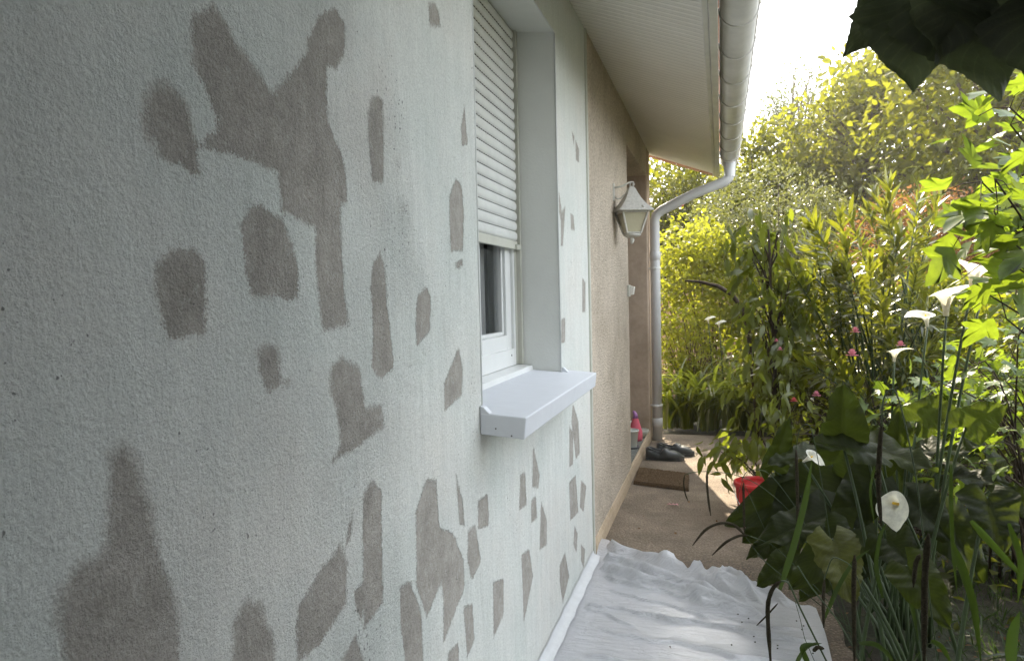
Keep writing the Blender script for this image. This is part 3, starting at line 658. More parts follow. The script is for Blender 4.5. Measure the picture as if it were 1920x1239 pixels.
# window: frame, sash, glass, inner curtain
win = empty('window', (RX, Y0, Z0), None, None); win['label'] = 'white window below a half lowered shutter'; win.parent = house; win.location = Vector((RX, Y0, Z0)) - Vector((WX, 0, 0))
def wpart(mbx, name, mat, bev=.002, smooth=False): return mbx.build(name, mat, win, smooth, bev)
FX = -.795    # outer face of the fixed frame
zb = 1.030
mb = MB(); mb.box(FX - .07, FX, Y0 + .002, Y0 + .062, zb, ZI - .02); mb.box(FX - .07, FX, Y1 - .062, Y1 - .002, zb, ZI - .02); mb.box(FX - .07, FX, Y0 + .062, Y1 - .062, zb, zb + .066); mb.box(FX - .07, FX, Y0 + .062, Y1 - .062, ZI - .09, ZI - .02)
wpart(mb, 'fixed_frame', M['pvc'])
ym = (Y0 + Y1) / 2
for a_, b_ in ((Y0 + .055, ym - .002), (ym + .002, Y1 - .055)):
    sx = FX - .012; z_a, z_b = zb + .050, ZI - .08; s = .072
    mb = MB(); mb.box(sx - .05, sx + .0, a_, a_ + s, z_a, z_b); mb.box(sx - .05, sx, b_ - s, b_, z_a, z_b); mb.box(sx - .05, sx, a_ + s, b_ - s, z_a, z_a + s); mb.box(sx - .05, sx, a_ + s, b_ - s, z_b - s, z_b)
    # glazing bead, one step back
    mb.box(sx - .04, sx - .012, a_ + s, a_ + s + .014, z_a + s, z_b - s); mb.box(sx - .04, sx - .012, b_ - s - .014, b_ - s, z_a + s, z_b - s); mb.box(sx - .04, sx - .012, a_ + s + .014, b_ - s - .014, z_a + s, z_a + s + .014)
    wpart(mb, 'sash', M['pvc'], .004)
    mb = MB(); mb.box(sx - .034, sx - .028, a_ + s + .01, b_ - s - .01, z_a + s + .01, z_b - s - .01); wpart(mb, 'pane', M['glass'], 0)
mb = MB(); yv = np.arange(Y0 + .1, Y1 - .08, .008); V = []; F = []
for i, y in enumerate(yv):
    x = FX - .105 + .018 * math.sin(y * 75) + .006 * math.sin(y * 31); V += [(x, y, zb), (x, y, ZI)]
    if i: F.append((2 * i - 2, 2 * i, 2 * i + 1, 2 * i - 1))
mb.add(V, F); mb.build('curtain', M['curtain'], win, True)
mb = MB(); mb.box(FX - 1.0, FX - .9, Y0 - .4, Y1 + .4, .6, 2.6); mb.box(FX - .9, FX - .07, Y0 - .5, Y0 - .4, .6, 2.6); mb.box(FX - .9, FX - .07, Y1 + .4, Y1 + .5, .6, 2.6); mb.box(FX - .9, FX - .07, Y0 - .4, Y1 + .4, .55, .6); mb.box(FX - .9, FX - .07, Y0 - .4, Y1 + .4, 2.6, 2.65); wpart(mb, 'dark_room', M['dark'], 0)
mb = MB(); pr = [(FX - .02, 1.0285), (FX + .004, 1.0285), (-.738, 1.024), (-.735, 1.004), (-.742, 1.004), (-.745, 1.010), (FX - .02, 1.012)]
mb.prism(pr, 'y', Y0 + .002, Y1 - .003); wpart(mb, 'sub_sill', M['pvc'], .001)
mb = MB(); mb.lathe([(0, 0), (.0035, 0), (.0035, .0015), (0, .0015)], (FX + .0005, Y1 - .11, zb + .042), 10, Matrix.Rotation(math.pi / 2, 3, 'Y')); wpart(mb, 'drain_hole', M['screw'], 0)

# roller shutter, slats bowed outwards
sh = bpy.data.objects.new('roller_shutter', None); COL.objects.link(sh); sh.parent = house; sh.location = (RX - WX, 0, 0)
SX = -.783; zlo = 1.492; mb = MB(); pitch = .0397; nsl = 22
for i in range(nsl):
    z = zlo + .030 + i * pitch; pr = [(SX - .006, z)]
    for t in range(7):
        u = t / 6; pr.append((SX - .004 + .0065 * math.sin(math.pi * u) ** .6, z + .0012 + u * (pitch - .0048)))
    pr.append((SX - .006, z + pitch - .001)); pr += [(SX - .011, z + pitch - .001), (SX - .011, z)]
    e = .003 * (i % 2)
    mb.prism(pr, 'y', Y0 + .012, Y1 - .036 - e)
slo = mb.build('slats', M['slat'], sh)
mb = MB(); mb.box(SX - .012, SX + .003, Y0 + .012, Y1 - .040, zlo - .004, zlo + .029); mb.build('bottom_bar', M['cream'], sh, bevel=.002)
mb = MB(); mb.box(SX - .004, SX + .012, Y1 - .075, Y1 - .020, zlo - .004, zlo + .016); mb.build('stopper', M['cream'], sh, bevel=.003)
for ya_, yb_ in ((Y0 + .001, Y0 + .018), (Y1 - .034, Y1 - .003)):
    mb = MB(); mb.box(SX - .012, SX + .010, ya_ + (.0 if ya_ < 2 else .012), yb_, 1.03, ZI - .004); mb.box(SX - .012, SX - .009, ya_ - (0 if ya_ < 2 else .006), yb_ + .0, 1.03, ZI - .004); mb.build('guide_rail', M['cream'], sh, bevel=.002)

# ------------------------------------------------------------------ lantern on its bracket
LC = Vector((-.512, 4.55, 0)); ang = math.radians(24)
lan = empty('wall_lantern', (WX, 4.50, 1.93), 'four sided cream metal lantern hanging from a scrolled bracket on pink render', 'lantern')
Rz = Matrix.Rotation(ang, 3, 'Z')
def rp(x, y, z): p = Rz @ Vector((x, y, 0)); return (LC.x + p.x, LC.y + p.y, z)
mb = MB(); prof = [(.106, 1.795), (.106, 1.801), (.086, 1.822), (.066, 1.845), (.048, 1.873), (.033, 1.903), (.021, 1.933), (.014, 1.945), (.0, 1.947)]
V = []; F = []
for r, z in prof: V += [rp(-r, -r, z), rp(r, -r, z), rp(r, r, z), rp(-r, r, z)]
for i in range(len(prof) - 1):
    for j in range(4): F.append((4 * i + j, 4 * i + (j + 1) % 4, 4 * i + 4 + (j + 1) % 4, 4 * i + 4 + j))
F.append((3, 2, 1, 0)); mb.add(V, F); mb.build('cap', M['lamp'], lan, bevel=.003)
mb = MB(); tw, bw, zt, zbt = .078, .042, 1.795, 1.668
for sx in (-1, 1):
    for sy in (-1, 1): mb.tube([rp(sx * tw, sy * tw, zt), rp(sx * bw, sy * bw, zbt)], .0065, 4)
for z, w_ in ((zt - .004, tw), (zbt, bw)):
    c4 = [rp(-w_, -w_, z), rp(w_, -w_, z), rp(w_, w_, z), rp(-w_, w_, z)]
    for j in range(4): mb.tube([c4[j], c4[(j + 1) % 4]], .006, 4)
mb.build('cage', M['lamp'], lan)
for j in range(4):
    c4 = lambda w_, z: [rp(-w_, -w_, z), rp(w_, -w_, z), rp(w_, w_, z), rp(-w_, w_, z)]
    t4, b4 = c4(tw - .004, zt), c4(bw - .003, zbt); i2 = (j + 1) % 4; nrm = (Vector(t4[j]) + Vector(t4[i2])) / 2 - Vector((LC.x, LC.y, zt)); nrm.normalize(); o_ = nrm * .003
    q4 = [Vector(p) for p in (t4[j], t4[i2], b4[i2], b4[j])]
    mb = MB(); mb.add([tuple(p) for p in q4] + [tuple(p - o_) for p in q4], [(0, 1, 2, 3), (7, 6, 5, 4), (0, 4, 5, 1), (1, 5, 6, 2), (2, 6, 7, 3), (3, 7, 4, 0)]); mb.build('glass_pane', M['lglass'], lan)
mb = MB(); mb.lathe([(.052, 1.664), (.054, 1.656), (.044, 1.648), (.030, 1.642), (.010, 1.640), (.013, 1.632), (.014, 1.624), (.009, 1.612), (.007, 1.606), (0, 1.604)][::-1], (LC.x, LC.y, 0), 16); mb.build('base', M['lamp'], lan, True)
mb = MB(); mb.lathe([(0, 1.668), (.012, 1.668), (.012, 1.72), (.020, 1.735), (.026, 1.755), (.020, 1.778), (0, 1.786)], (LC.x, LC.y, 0), 14); mb.build('bulb', M['cream'], lan, True)
mb = MB(); mb.lathe([(0, 0), (.011, 0), (.011, .010), (0, .014)], rp(.045, -.084, 1.815), 12, Matrix.Rotation(math.pi / 2.6, 3, 'X')); mb.build('cap_knob', M['lamp'], lan, True)
mb = MB(); mb.box(WX + .001, WX + .013, 4.478, 4.522, 1.86, 1.965); mb.build('wall_plate', M['lamp'], lan, bevel=.003)
mb = MB(); mb.tube([(WX + .01, 4.50, 1.938), (WX + .06, 4.52, 1.948), (LC.x - .018, LC.y - .01, 1.968), (LC.x - .002, LC.y, 1.974), (LC.x + .012, LC.y, 1.970)], .006, 8)
mb.tube([(WX + .01, 4.50, 1.885), (WX + .03, 4.508, 1.873), (WX + .048, 4.515, 1.875), (WX + .062, 4.523, 1.892), (WX + .085, 4.535, 1.908), (LC.x - .012, LC.y - .005, 1.905)], .0045, 8)
mb.tube([(LC.x + .01, LC.y, 1.972), (LC.x + .014, LC.y, 1.958), (LC.x + .004, LC.y, 1.945)], .006, 8); mb.tube([(LC.x - .002, LC.y, 1.972), (LC.x - .010, LC.y, 1.955), (LC.x, LC.y, 1.943)], .004, 8)
mb.build('bracket', M['lamp'], lan, True)

# bell push at the corner of the recess
bl = empty('door_bell', (PX, 5.15, 1.32), 'small double grey bell push fixed at the edge of the door recess', 'door bell')
mb = MB(); mb.box(PX + .001, PX + .016, 5.115, 5.195, 1.285, 1.365); mb.build('back_box', M['cream'], bl, bevel=.003)
for yv in (5.128, 5.165):
    mb = MB(); mb.prism([(PX + .016, 1.295), (PX + .040, 1.300), (PX + .048, 1.352), (PX + .016, 1.36)], 'y', yv, yv + .022); mb.build('push_button', M['gutter'], bl, bevel=.003)

# ------------------------------------------------------------------ things on and by the step
pot = empty('plant_pot', (-.688, 5.82, .105), 'white tapered plastic pot on a dark saucer on the door step', 'pot')
mb = MB(); mb.lathe([(0, .108), (.042, .108), (.046, .115), (.060, .235), (.064, .236), (.064, .248), (.058, .248), (.054, .20), (0, .20)], (-.688, 5.82, 0), 28); mb.build('pot_body', M['whitepot'], pot, True)
mb = MB(); mb.lathe([(0, .1055), (.062, .1055), (.068, .118), (.062, .116), (0, .108)], (-.688, 5.82, 0), 28); mb.build('saucer', M['clog'], pot, True)
bw_ = empty('small_bowl', (-.655, 6.30, .105), 'low cream bowl beside the pink cone on the door step', 'bowl')
mb = MB(); mb.lathe([(0, .106), (.035, .106), (.055, .135), (.062, .165), (.057, .165), (.05, .138), (0, .12)], (-.655, 6.30, 0), 24); mb.build('bowl_body', M['cream'], bw_, True)
gn = empty('garden_gnome', (-.70, 6.12, .105), 'pink pointed cone hat ornament with a bent lilac tip on the step', 'ornament')
mb = MB(); mb.lathe([(0, .106), (.055, .106), (.058, .13), (.055, .18), (.040, .23), (.028, .27), (.020, .298)], (-.685, 6.13, 0), 24); mb.build('pointed_hat', M['pinkp'], gn, True)
mb = MB(); mb.tube([(-.685, 6.13, .288), (-.685, 6.13, .315), (-.694, 6.13, .335), (-.704, 6.13, .345)], [.024, .018, .013, .007], 14); mb.build('bent_tip', M['purple'], gn, True)
gn2 = empty('candle_holder', (-.80, 6.2, .105), 'pale lilac pillar standing left of the pink cone, half hidden', 'candle')
mb = MB(); mb.lathe([(0, .106), (.03, .106), (.03, .235), (.024, .25), (0, .255)], (-.745, 6.2, 0), 20); mb.build('wax_pillar', M['whitepot'], gn2, True)

def make_clog(x, y, rz, label):
    """heel towards the wall, toe towards +x; thick foam sole, domed toe, open heel"""
    t = empty('clog', (x, y, 0), label, 'shoe', 'dark clogs by the step')
    n = 26; k = 18; V = []; F = []
    for i in range(n):
        u = i / (n - 1); X = .30 * u; wv = (.044 + .012 * math.sin(math.pi * min(1, u * 1.05)) + .010 * math.exp(-((u - .68) / .2) ** 2)) * min(1, (u / .05 + .02) ** .45, ((1 - u) / .10 + .015) ** .5)
        up = .085 + .0 * u if u < .12 else (.082 - .030 * math.sin((u - .12) / .3 * math.pi / 2) if u < .42 else .072 + .018 * math.sin((u - .42) / .22 * math.pi) if u < .64 else .072 * max(.0, 1 - ((u - .64) / .37) ** 2.4))
        up = max(up, .020); fl = .0 + .012 * max(0, (u - .75) / .25) ** 2
        yc = .012 * math.sin(math.pi * u) * (1 if 'left' in label else -1)
        for j in range(k):
            a = 2 * math.pi * j / k; ca, sa = math.cos(a), math.sin(a)
            yy_ = yc + wv * math.copysign(abs(ca) ** .7, ca); zz = fl + (up + .004) / 2 + (up + .004) / 2 * math.copysign(abs(sa) ** .75, sa) + .001
            V.append((X, yy_, zz))
    for i in range(n - 1):
        for j in range(k): F.append((i * k + j, i * k + (j + 1) % k, (i + 1) * k + (j + 1) % k, (i + 1) * k + j))
    F += [tuple(range(k))[::-1], tuple((n - 1) * k + j for j in range(k))]
    def place(name, mbx, mat, sm=True):
        for arr in mbx.v:
            c_, s_ = math.cos(rz), math.sin(rz); xx = arr[:, 0] * c_ - arr[:, 1] * s_ + x; yy_ = arr[:, 0] * s_ + arr[:, 1] * c_ + y; arr[:, 0] = xx; arr[:, 1] = yy_
        return mbx.build(name, mat, t, sm)
    mb = MB(); mb.add(V, F); place('upper', mb, M['clog'])
    mb = MB(); rim = [(.03, -.034, .088), (.012, 0, .090), (.03, .034, .088), (.08, .042, .072), (.13, .042, .064), (.17, .036, .076), (.19, 0, .088), (.17, -.036, .076), (.13, -.042, .064), (.08, -.042, .072), (.03, -.034, .088)]
    mb.tube(rim, .005, 6); place('collar_rim', mb, M['clog'])
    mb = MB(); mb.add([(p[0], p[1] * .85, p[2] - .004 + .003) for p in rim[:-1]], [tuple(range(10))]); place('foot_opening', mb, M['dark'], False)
    mb = MB(); so = [(.30 * u, s * (.050 + .010 * math.exp(-((u - .68) / .25) ** 2)) * min(1, (u / .05 + .03) ** .45, ((1 - u) / .10 + .02) ** .5)) for s, us in ((1, np.linspace(0, 1, 20)), (-1, np.linspace(1, 0, 20))) for u in us]
    m_ = len(so); mb.add([(p, q_, .0005) for p, q_ in so] + [(p, q_, .022 + .010 * max(0, p / .3 - .75)) for p, q_ in so], [tuple(range(m_))[::-1], tuple(range(m_, 2 * m_))] + [(i, (i + 1) % m_, m_ + (i + 1) % m_, m_ + i) for i in range(m_)])
    place('sole', mb, M['clog'], False)
make_clog(-.585, 5.93, math.radians(-3), 'front dark grey foam clog, nearer the doormat, heel against the step')
make_clog(-.515, 6.10, math.radians(2), 'rear dark grey foam clog, left shoe nearer the downpipe')

dm = empty('doormat', (-.41, 5.26, 0), 'brown coir doormat lying on the path before the step', 'doormat')
mb = MB(); c4 = [(-.590, 5.092), (-.215, 4.975), (-.228, 5.40), (-.600, 5.53)]
nu, nv = 60, 40; V = []; F = []
for i in range(nu + 1):
    for j in range(nv + 1):
        u, v_ = i / nu, j / nv; p = np.array(c4[0]) * (1 - u) * (1 - v_) + np.array(c4[1]) * u * (1 - v_) + np.array(c4[2]) * u * v_ + np.array(c4[3]) * (1 - u) * v_
        e = min(u, 1 - u, v_, 1 - v_); V.append((p[0] + rng.normal(0, .0012), p[1] + rng.normal(0, .0012), .004 + (.022 if e > 0 else .0) + (rng.normal(0, .0016) if e > 0 else 0)))
for i in range(nu):
    for j in range(nv): a = i * (nv + 1) + j; F.append((a, a + nv + 1, a + nv + 2, a + 1))
mb.add(V, F); mb.build('pile', M['mat_'], dm)
mb = MB(); mb.prism([(-.588, 5.094), (-.217, 4.978), (-.230, 5.398), (-.598, 5.528)], 'z', .002, .010); mb.build('backing', M['screw'], dm)

bk = empty('bucket', (.185, 4.32, 0), 'red plastic bucket with a pale rim, half hidden by big dark leaves', 'bucket')
mb = MB(); mb.lathe([(0, .004), (.095, .004), (.098, .012), (.118, .225), (.114, .225), (.094, .02), (0, .02)], (.185, 4.32, 0), 32); mb.build('bucket_body', M['red'], bk, True)
mb = MB(); mb.lathe([(.118, .222), (.126, .226), (.127, .246), (.120, .250), (.113, .246), (.113, .226)], (.185, 4.32, 0), 32); mb.build('bucket_rim', M['red'], bk, True)
mb = MB(); P = [(.185 - .128 * math.cos(t), 4.32 - .02 * math.sin(t), .236 - .15 * math.sin(t)) for t in np.linspace(0, math.pi, 14)]; P = [(p[0], p[1] - .125 * math.sin(t), p[2]) for p, t in zip(P, np.linspace(0, math.pi, 14))]
mb.tube(P, .0025, 6); mb.build('wire_handle', M['pipe'], bk, True)

# ------------------------------------------------------------------ dust sheet and tape
sh_ = empty('dust_sheet', (-.1, 3.0, 0), 'translucent white plastic dust sheet spread over the path below the primed wall', 'dust sheet')
FE = [(-.612, 3.80), (-.45, 3.66), (-.286, 3.545), (-.157, 3.42), (-.04, 3.35), (.072, 3.35), (.179, 3.285), (.358, 3.192)]
nu, nv = 260, 420
u = np.linspace(0, 1, nu); v_ = np.linspace(0, 1, nv); U, Vv = np.meshgrid(u, v_, indexing='ij')
xr = .362; X = -.606 + U * (xr + .606)
ytop = np.interp(X, [p[0] for p in FE], [p[1] for p in FE]) + .010 * np.sin(41 * X) + .006 * np.sin(97 * X)
Y = .9 + Vv * (ytop - .9); X = X + .004 * np.sin(9 * Y) * (U > .98)
dist = ytop - Y     # from the far hem
nza, nzb, nzc = vnoise(21, 18), vnoise(22, 18), vnoise(23, 18)
fold = np.zeros_like(X)
def ridge(x0, y0, x1, y1, h, w, seed=0):
    """a long crease of height h from one point to another"""
    a = np.array([x0, y0]); e = np.array([x1 - x0, y1 - y0]); Ln = np.hypot(*e); e = e / Ln
    s = (X - x0) * e[0] + (Y - y0) * e[1]; t = -(X - x0) * e[1] + (Y - y0) * e[0]
    t = t + .012 * np.sin(s * 17 + seed) + .006 * np.sin(s * 43 + 2 * seed)
    env = np.clip(s / .06, 0, 1) * np.clip((Ln - s) / .12, 0, 1); env = env * env * (3 - 2 * env)
    return 1.0 * h * env * np.where(t < 0, np.exp(-(np.abs(t) / (w * .35)) ** 1.4), np.exp(-(np.abs(t) / (w * 1.1)) ** 1.4)) * (1 + .25 * np.sin(s * 17 + seed))
fold += ridge(-.60, 3.72, .16, 3.20, .060, .055, 1) + ridge(-.60, 3.60, .02, 3.14, .052, .040, 2) + ridge(-.30, 3.50, .30, 3.22, .046, .045, 3)
fold += ridge(-.60, 3.44, .18, 3.02, .050, .036, 4) + ridge(-.55, 3.34, .10, 3.05, .022, .022, 5) + ridge(-.12, 3.40, .10, 3.16, .040, .026, 6) + ridge(.02, 3.37, .16, 3.14, .036, .028, 7)
fold += ridge(-.58, 3.02, .34, 2.86, .018, .014, 8) + ridge(-.58, 3.00, -.30, 2.84, .014, .02, 9) + ridge(-.1, 3.03, .33, 2.95, .010, .012, 10) + ridge(-.5, 2.8, .3, 2.66, .012, .018, 11) + ridge(-.5, 3.2, .0, 2.98, .012, .016, 12) + ridge(-.5, 2.6, .3, 2.45, .014, .02, 13) + ridge(.20, 3.28, .33, 3.0, .006, .01, 14)
hem = np.exp(-(dist / .05) ** 2) * (-.004 + .015 * np.clip(nza(X * 4, Y * 4) + .3, 0, 1)) * np.clip((.30 - X) / .2, 0, 1)
near = np.clip((Y - 3.0) / .4, 0, 1) * np.clip((.25 - X) / .3, 0, 1)
cr_ = np.abs(nzb(X * 3.5, Y * 5)) * .012 * near + (1 - np.abs(nzc(X * 1.0 + Y * 1.2, Y * 4))) * .007 + np.abs(nza(X * 5, Y * 8)) * .002
Z = .006 + fold + hem + cr_ * 1.0
kk = np.clip((-.535 - X) / .03, 0, 1); Z = Z * (1 - kk) + np.minimum(Z, .014) * kk; Z = np.where(Y > 3.60, Z + kk * .03 * np.clip((Y - 3.6) / .1, 0, 1), Z)
Pn = np.stack([X, Y, Z], -1).reshape(-1, 3); I = np.arange(nu * nv).reshape(nu, nv); F = np.stack([I[:-1, :-1], I[1:, :-1], I[1:, 1:], I[:-1, 1:]], -1).reshape(-1, 4)
big_mesh('film', Pn, F, M['sheet'], sh_, np.zeros(len(Pn)), True)
mb = MB(); V = []; F2 = []; yv = np.arange(.9, 3.62, .02)
for i, y in enumerate(yv):
    e = .003 * math.sin(31 * y) + rng.normal(0, .0008)
    V += [(WX + .004, y, .050 + e), (WX + .006, y, .030), (WX + .022, y, .024 + e * .3), (WX + .040 + e, y, .020 + e * .3)]
    if i:
        for j in range(3): F2.append((4 * i - 4 + j, 4 * i + j, 4 * i + j + 1, 4 * i - 3 + j))
mb.add(V, F2); tp = mb.build('masking_tape', M['tape'], sh_, True)
mb = MB()
for _ in range(16):
    x, y = rng.uniform(.0, .33), rng.uniform(2.75, 3.1); mb.lathe([(0, 0), (.003, .0), (.0035, .002), (0, .004)], (x, y, .018), 6)
tag(mb.build('dirt_crumbs', M['soil']), 'dark crumbs of soil scattered on the right of the plastic sheet', 'soil', kind='stuff')
mb = MB(); 
for i in range(3): mb.ribbon([(-.33 + i * .02, 4.60 + .01 * i, .012), (-.315 + i * .02, 4.605, .017), (-.30 + i * .02, 4.60, .012)], [.004, .011, .002], (0, 0, 1), .1)
tag(mb.build('fallen_petal', L['petal']), 'pink petals fallen on the middle of the concrete path', 'petal')
# ------------------------------------------------------------------ planting
def at(px, py, y):
    """the point at depth y (metres from the photographer along the wall) seen at a spot of the photograph"""
    r = CR @ Vector((px - 960., 619.5 - py, -1400.)); return np.array([r.x * y / r.y, y, 1.30 + r.z * y / r.y])

T_OV, T_OV2, T_SM, T_LA, T_LA2, T_M5, T_M3 = t_oval(.5), t_oval(.36, .08, .3), t_small(.6), t_lance(.2), t_lance(.32, .45), t_lobed(5, .58), t_lobed(3, .62)
T_B5, T_B3 = t_lobed(5, .80, .02), t_lobed(3, .86, .02)

def clumps(c, rad, n, inner=.35, lump=.3, seed=0):
    """twig ends through a lumpy ellipsoid, thicker towards the outside, with gaps"""
    r = np.random.default_rng(seed + 100); d = norm(r.normal(0, 1, (n * 3, 3))); nzl = [norm(r.normal(0, 1, 3)) for _ in range(9)]; am = r.uniform(-1, 1, 9)
    k = np.ones(len(d))
    for v, a in zip(nzl, am): k += lump * a * np.clip(d @ v - .35, 0, 1) * 1.6
    q = (inner + (1 - inner) * r.random(len(d)) ** .55)
    P = d * (k * q)[:, None]
    gap = sum(np.sin(P @ (norm(r.normal(0, 1, 3)) * f) + r.uniform(0, 6.28)) for f in (4, 6, 9, 13))
    keep = np.argsort(-gap)[: len(d) * 2 // 3]; keep = r.permutation(keep)[:n]
    return np.array(c) + P[keep] * np.array(rad), d[keep]

def leaves_on(tips, outd, per, spread, size, droop=.3, sdev=.25, flat=.6, seed=0, along=None):
    r = np.random.default_rng(seed + 7); n = len(tips) * per
    tp = np.repeat(tips, per, 0); od = np.repeat(outd, per, 0)
    off = r.normal(0, 1, (n, 3)) * spread
    if along is not None: off = off * .35 - od * (r.random(n) * along)[:, None]
    pos = tp + off; d = norm(od * .7 + r.normal(0, .75, (n, 3)) + np.array([0, 0, -droop]))
    up = norm(np.array([0, 0, flat]) + r.normal(0, .5, (n, 3)))
    sz = size * np.clip(r.normal(1, sdev, n), .45, 1.7)
    cl = np.repeat(r.random(len(tips)), per); rnd = np.clip(.5 * cl + .5 * r.random(n), 0, 1)
    return pos, d, up, sz, rnd

def trunk_mesh(base, tips, r0, nst=28, mode='tree', fork=.35, seed=0, thin=.006):
    """trunk that divides into limbs reaching the crown's twig ends"""
    r = np.random.default_rng(seed + 3); mb = MB(); c = tips.mean(0); base = np.array(base, float)
    sel = tips[r.permutation(len(tips))[:nst]]
    if mode == 'tree':
        top = base + (c - base) * (fork if fork < 1 else 1) ; top[:2] = base[:2] + (c[:2] - base[:2]) * fork * .7
        P = curve(base, top, 0, 7, .02); mb.tube(P, np.linspace(r0, r0 * .7, 7), 9)
        up2 = c + np.array([0, 0, (tips[:, 2].max() - c[2]) * .5]); P2 = curve(top, up2, 0, 7, .04); mb.tube(P2, np.linspace(r0 * .7, r0 * .2, 7), 7)
        for s in sel:
            k = r.integers(0, 5); st = P2[k]; m = st + (s - st) * .5 + r.normal(0, .06, 3) * np.linalg.norm(s - st); m[2] += .1 * np.linalg.norm(s - st)
            Q = np.array([st, st + (m - st) * .5 + r.normal(0, .02, 3), m, m + (s - m) * .5 + r.normal(0, .03, 3), s]); mb.tube(Q, np.linspace(r0 * .28, thin, 5), 5, False)
    else:
        for s in sel:
            b = base + np.array([r.normal(0, r0 * 2.5), r.normal(0, r0 * 2.5), 0]); m = (b + s) / 2 + np.array([0, 0, .15 * (s[2] - b[2])]) - .15 * np.array([s[0] - b[0], s[1] - b[1], 0])
            t = np.linspace(0, 1, 8)[:, None]; Q = (1 - t) ** 2 * b + 2 * t * (1 - t) * m + t * t * s; mb.tube(Q, np.linspace(r0 * .4, thin, 8), 5, False)
    return mb

def plant(name, label, cat, base, c, rad, n, per, tmpl, size, mat, bark='bark', mode='bush', r0=.02, spread=.08, group=None, seed=0, parts=('stem', 'foliage'), nst=28, thin=.004, **kw):
    t = empty(name, tuple(base), label, cat, group)
    ck = {k: kw.pop(k) for k in ('inner', 'lump') if k in kw}; fork = kw.pop('fork', .35)
    tips, od = clumps(c, rad, n, seed=seed, **ck); tips[:, 2] = np.maximum(tips[:, 2], base[2] + .04)
    trunk_mesh(base, tips, r0, nst, mode, fork, seed, thin).build(parts[0], M[bark], t, True)
    p, d, u, s, r = leaves_on(tips, od, per, spread, size, seed=seed, **kw); p[:, 2] = np.maximum(p[:, 2], .02)
    scatter(parts[1], L[mat], t, tmpl, p, d, u, s, r)
    return t, tips

def box_crown(px0, py0, px1, py1, y, depth=1.0):
    a, b_ = at(px0, py0, y), at(px1, py1, y); c = (a + b_) / 2; return c, (abs(b_[0] - a[0]) / 2, depth, abs(a[2] - b_[2]) / 2)

TR = dict(parts=('trunk', 'crown'), mode='tree', bark='bark')
# far trees
c, rd = box_crown(1395, 130, 1600, 400, 17, 1.0)
plant('garden_tree', 'thin airy tree with fine leaves, farthest left, just right of the gutter', 'tree', (c[0], 17, 0), c, (rd[0] * 1.05, .9, rd[2] * 1.02), 330, 26, T_SM, .060, 'thin', r0=.09, spread=.12, group='trees behind the garden', seed=1, nst=90, thin=.010, fork=.5, **TR)
c, rd = box_crown(1440, 85, 1850, 450, 12.5, 1.5)
plant('garden_tree', 'large broad leaved tree with yellow green sunlit crown and open branches', 'tree', (c[0], 12.5, 0), c + [0, 0, -.1], (rd[0] * .98, 1.5, rd[2] * .98), 480, 28, T_OV, .105, 'far', r0=.11, spread=.14, inner=.12, group='trees behind the garden', seed=2, nst=34, thin=.012, fork=.42, **TR)
c, rd = box_crown(1640, -20, 2080, 420, 10, 1.4)
plant('garden_tree', 'leafy tree at the right edge, behind the dark overhanging leaves', 'tree', (c[0] + .4, 10, 0), c, rd, 400, 30, T_OV, .10, 'far', r0=.12, spread=.13, group='trees behind the garden', seed=3, nst=40, thin=.012, **TR)
c, rd = box_crown(1080, 290, 1420, 540, 13.5, 1.2)
plant('garden_tree', 'rounded green tree seen under the end of the roof overhang', 'tree', (c[0], 13.5, 0), c, (rd[0], 1.3, rd[2] * 1.0), 330, 40, T_OV, .10, 'far', r0=.1, spread=.15, group='trees behind the garden', seed=4, nst=30, thin=.012, **TR)
c, rd = box_crown(1330, 260, 1560, 440, 11.8, .8)
plant('garden_tree', 'low bright green tree between the gutter end and the large tree', 'tree', (c[0], 11.8, 0), c, rd, 210, 34, T_OV, .10, 'far', r0=.07, spread=.13, group='trees behind the garden', seed=5, nst=26, thin=.010, **TR)
# dense dark planting that closes the view
for i, (x0, x1, y, zt, s, lb) in enumerate([(-4.5, 1.2, 15.0, 2.9, 6, 'tall dark hedge behind the small tree under the roof end'), (1.0, 4.6, 11.0, 2.2, 7, 'dark mixed hedge behind the copper leaved bush'), (3.4, 8.0, 8.6, 2.9, 8, 'dark hedge at the far right behind the vine leaves')]):
    t = empty('hedge', ((x0 + x1) / 2, y, 0), lb, 'hedge'); n = int((x1 - x0) * 110); r = np.random.default_rng(s)
    P = np.stack([r.uniform(x0, x1, n), y + r.normal(0, .35, n), zt * r.random(n) ** .8], 1); P[:, 2] *= 1 - .15 * np.abs(np.sin(P[:, 0] * 2.3))
    p, d, u, sz, rn = leaves_on(P, norm(np.stack([r.normal(0, .3, n), -np.ones(n), r.random(n)], 1)), 26, .14, .10, seed=s); scatter('foliage', L['hedge'], t, T_SM, p, d, u, sz, rn)
    mb = MB()
    for k in range(int((x1 - x0) * 3)): x = r.uniform(x0, x1); mb.tube(curve((x, y, -.05), (x + r.normal(0, .2), y, zt * .85), 0, 5, .03), np.linspace(.025, .008, 5), 5)
    mb.build('stem', M['bark'], t, True)
r = np.random.default_rng(40); n = 1500; P = np.stack([r.uniform(-18, 30, n), 30 + r.normal(0, 1.5, n), r.random(n) ** .7 * (3.9 + .7 * np.sin(np.arange(n)))], 1); P[:, 2] *= 1 + .12 * np.sin(P[:, 0] * .9)
P = P[(P[:, 2] < 4.0) | (P[:, 0] > 4.5) | (P[:, 0] < 1.5)]; 
p, d, u, sz, rn = leaves_on(P, norm(r.normal(0, 1, P.shape) + [0, -1, .5]), 22, .45, .32, seed=41); P_ = scatter('distant_wood', L['hedge'], None, T_SM, p, d, u, sz, rn); tag(P_, 'far line of trees beyond the garden, one dark green mass', 'woodland', kind='stuff')

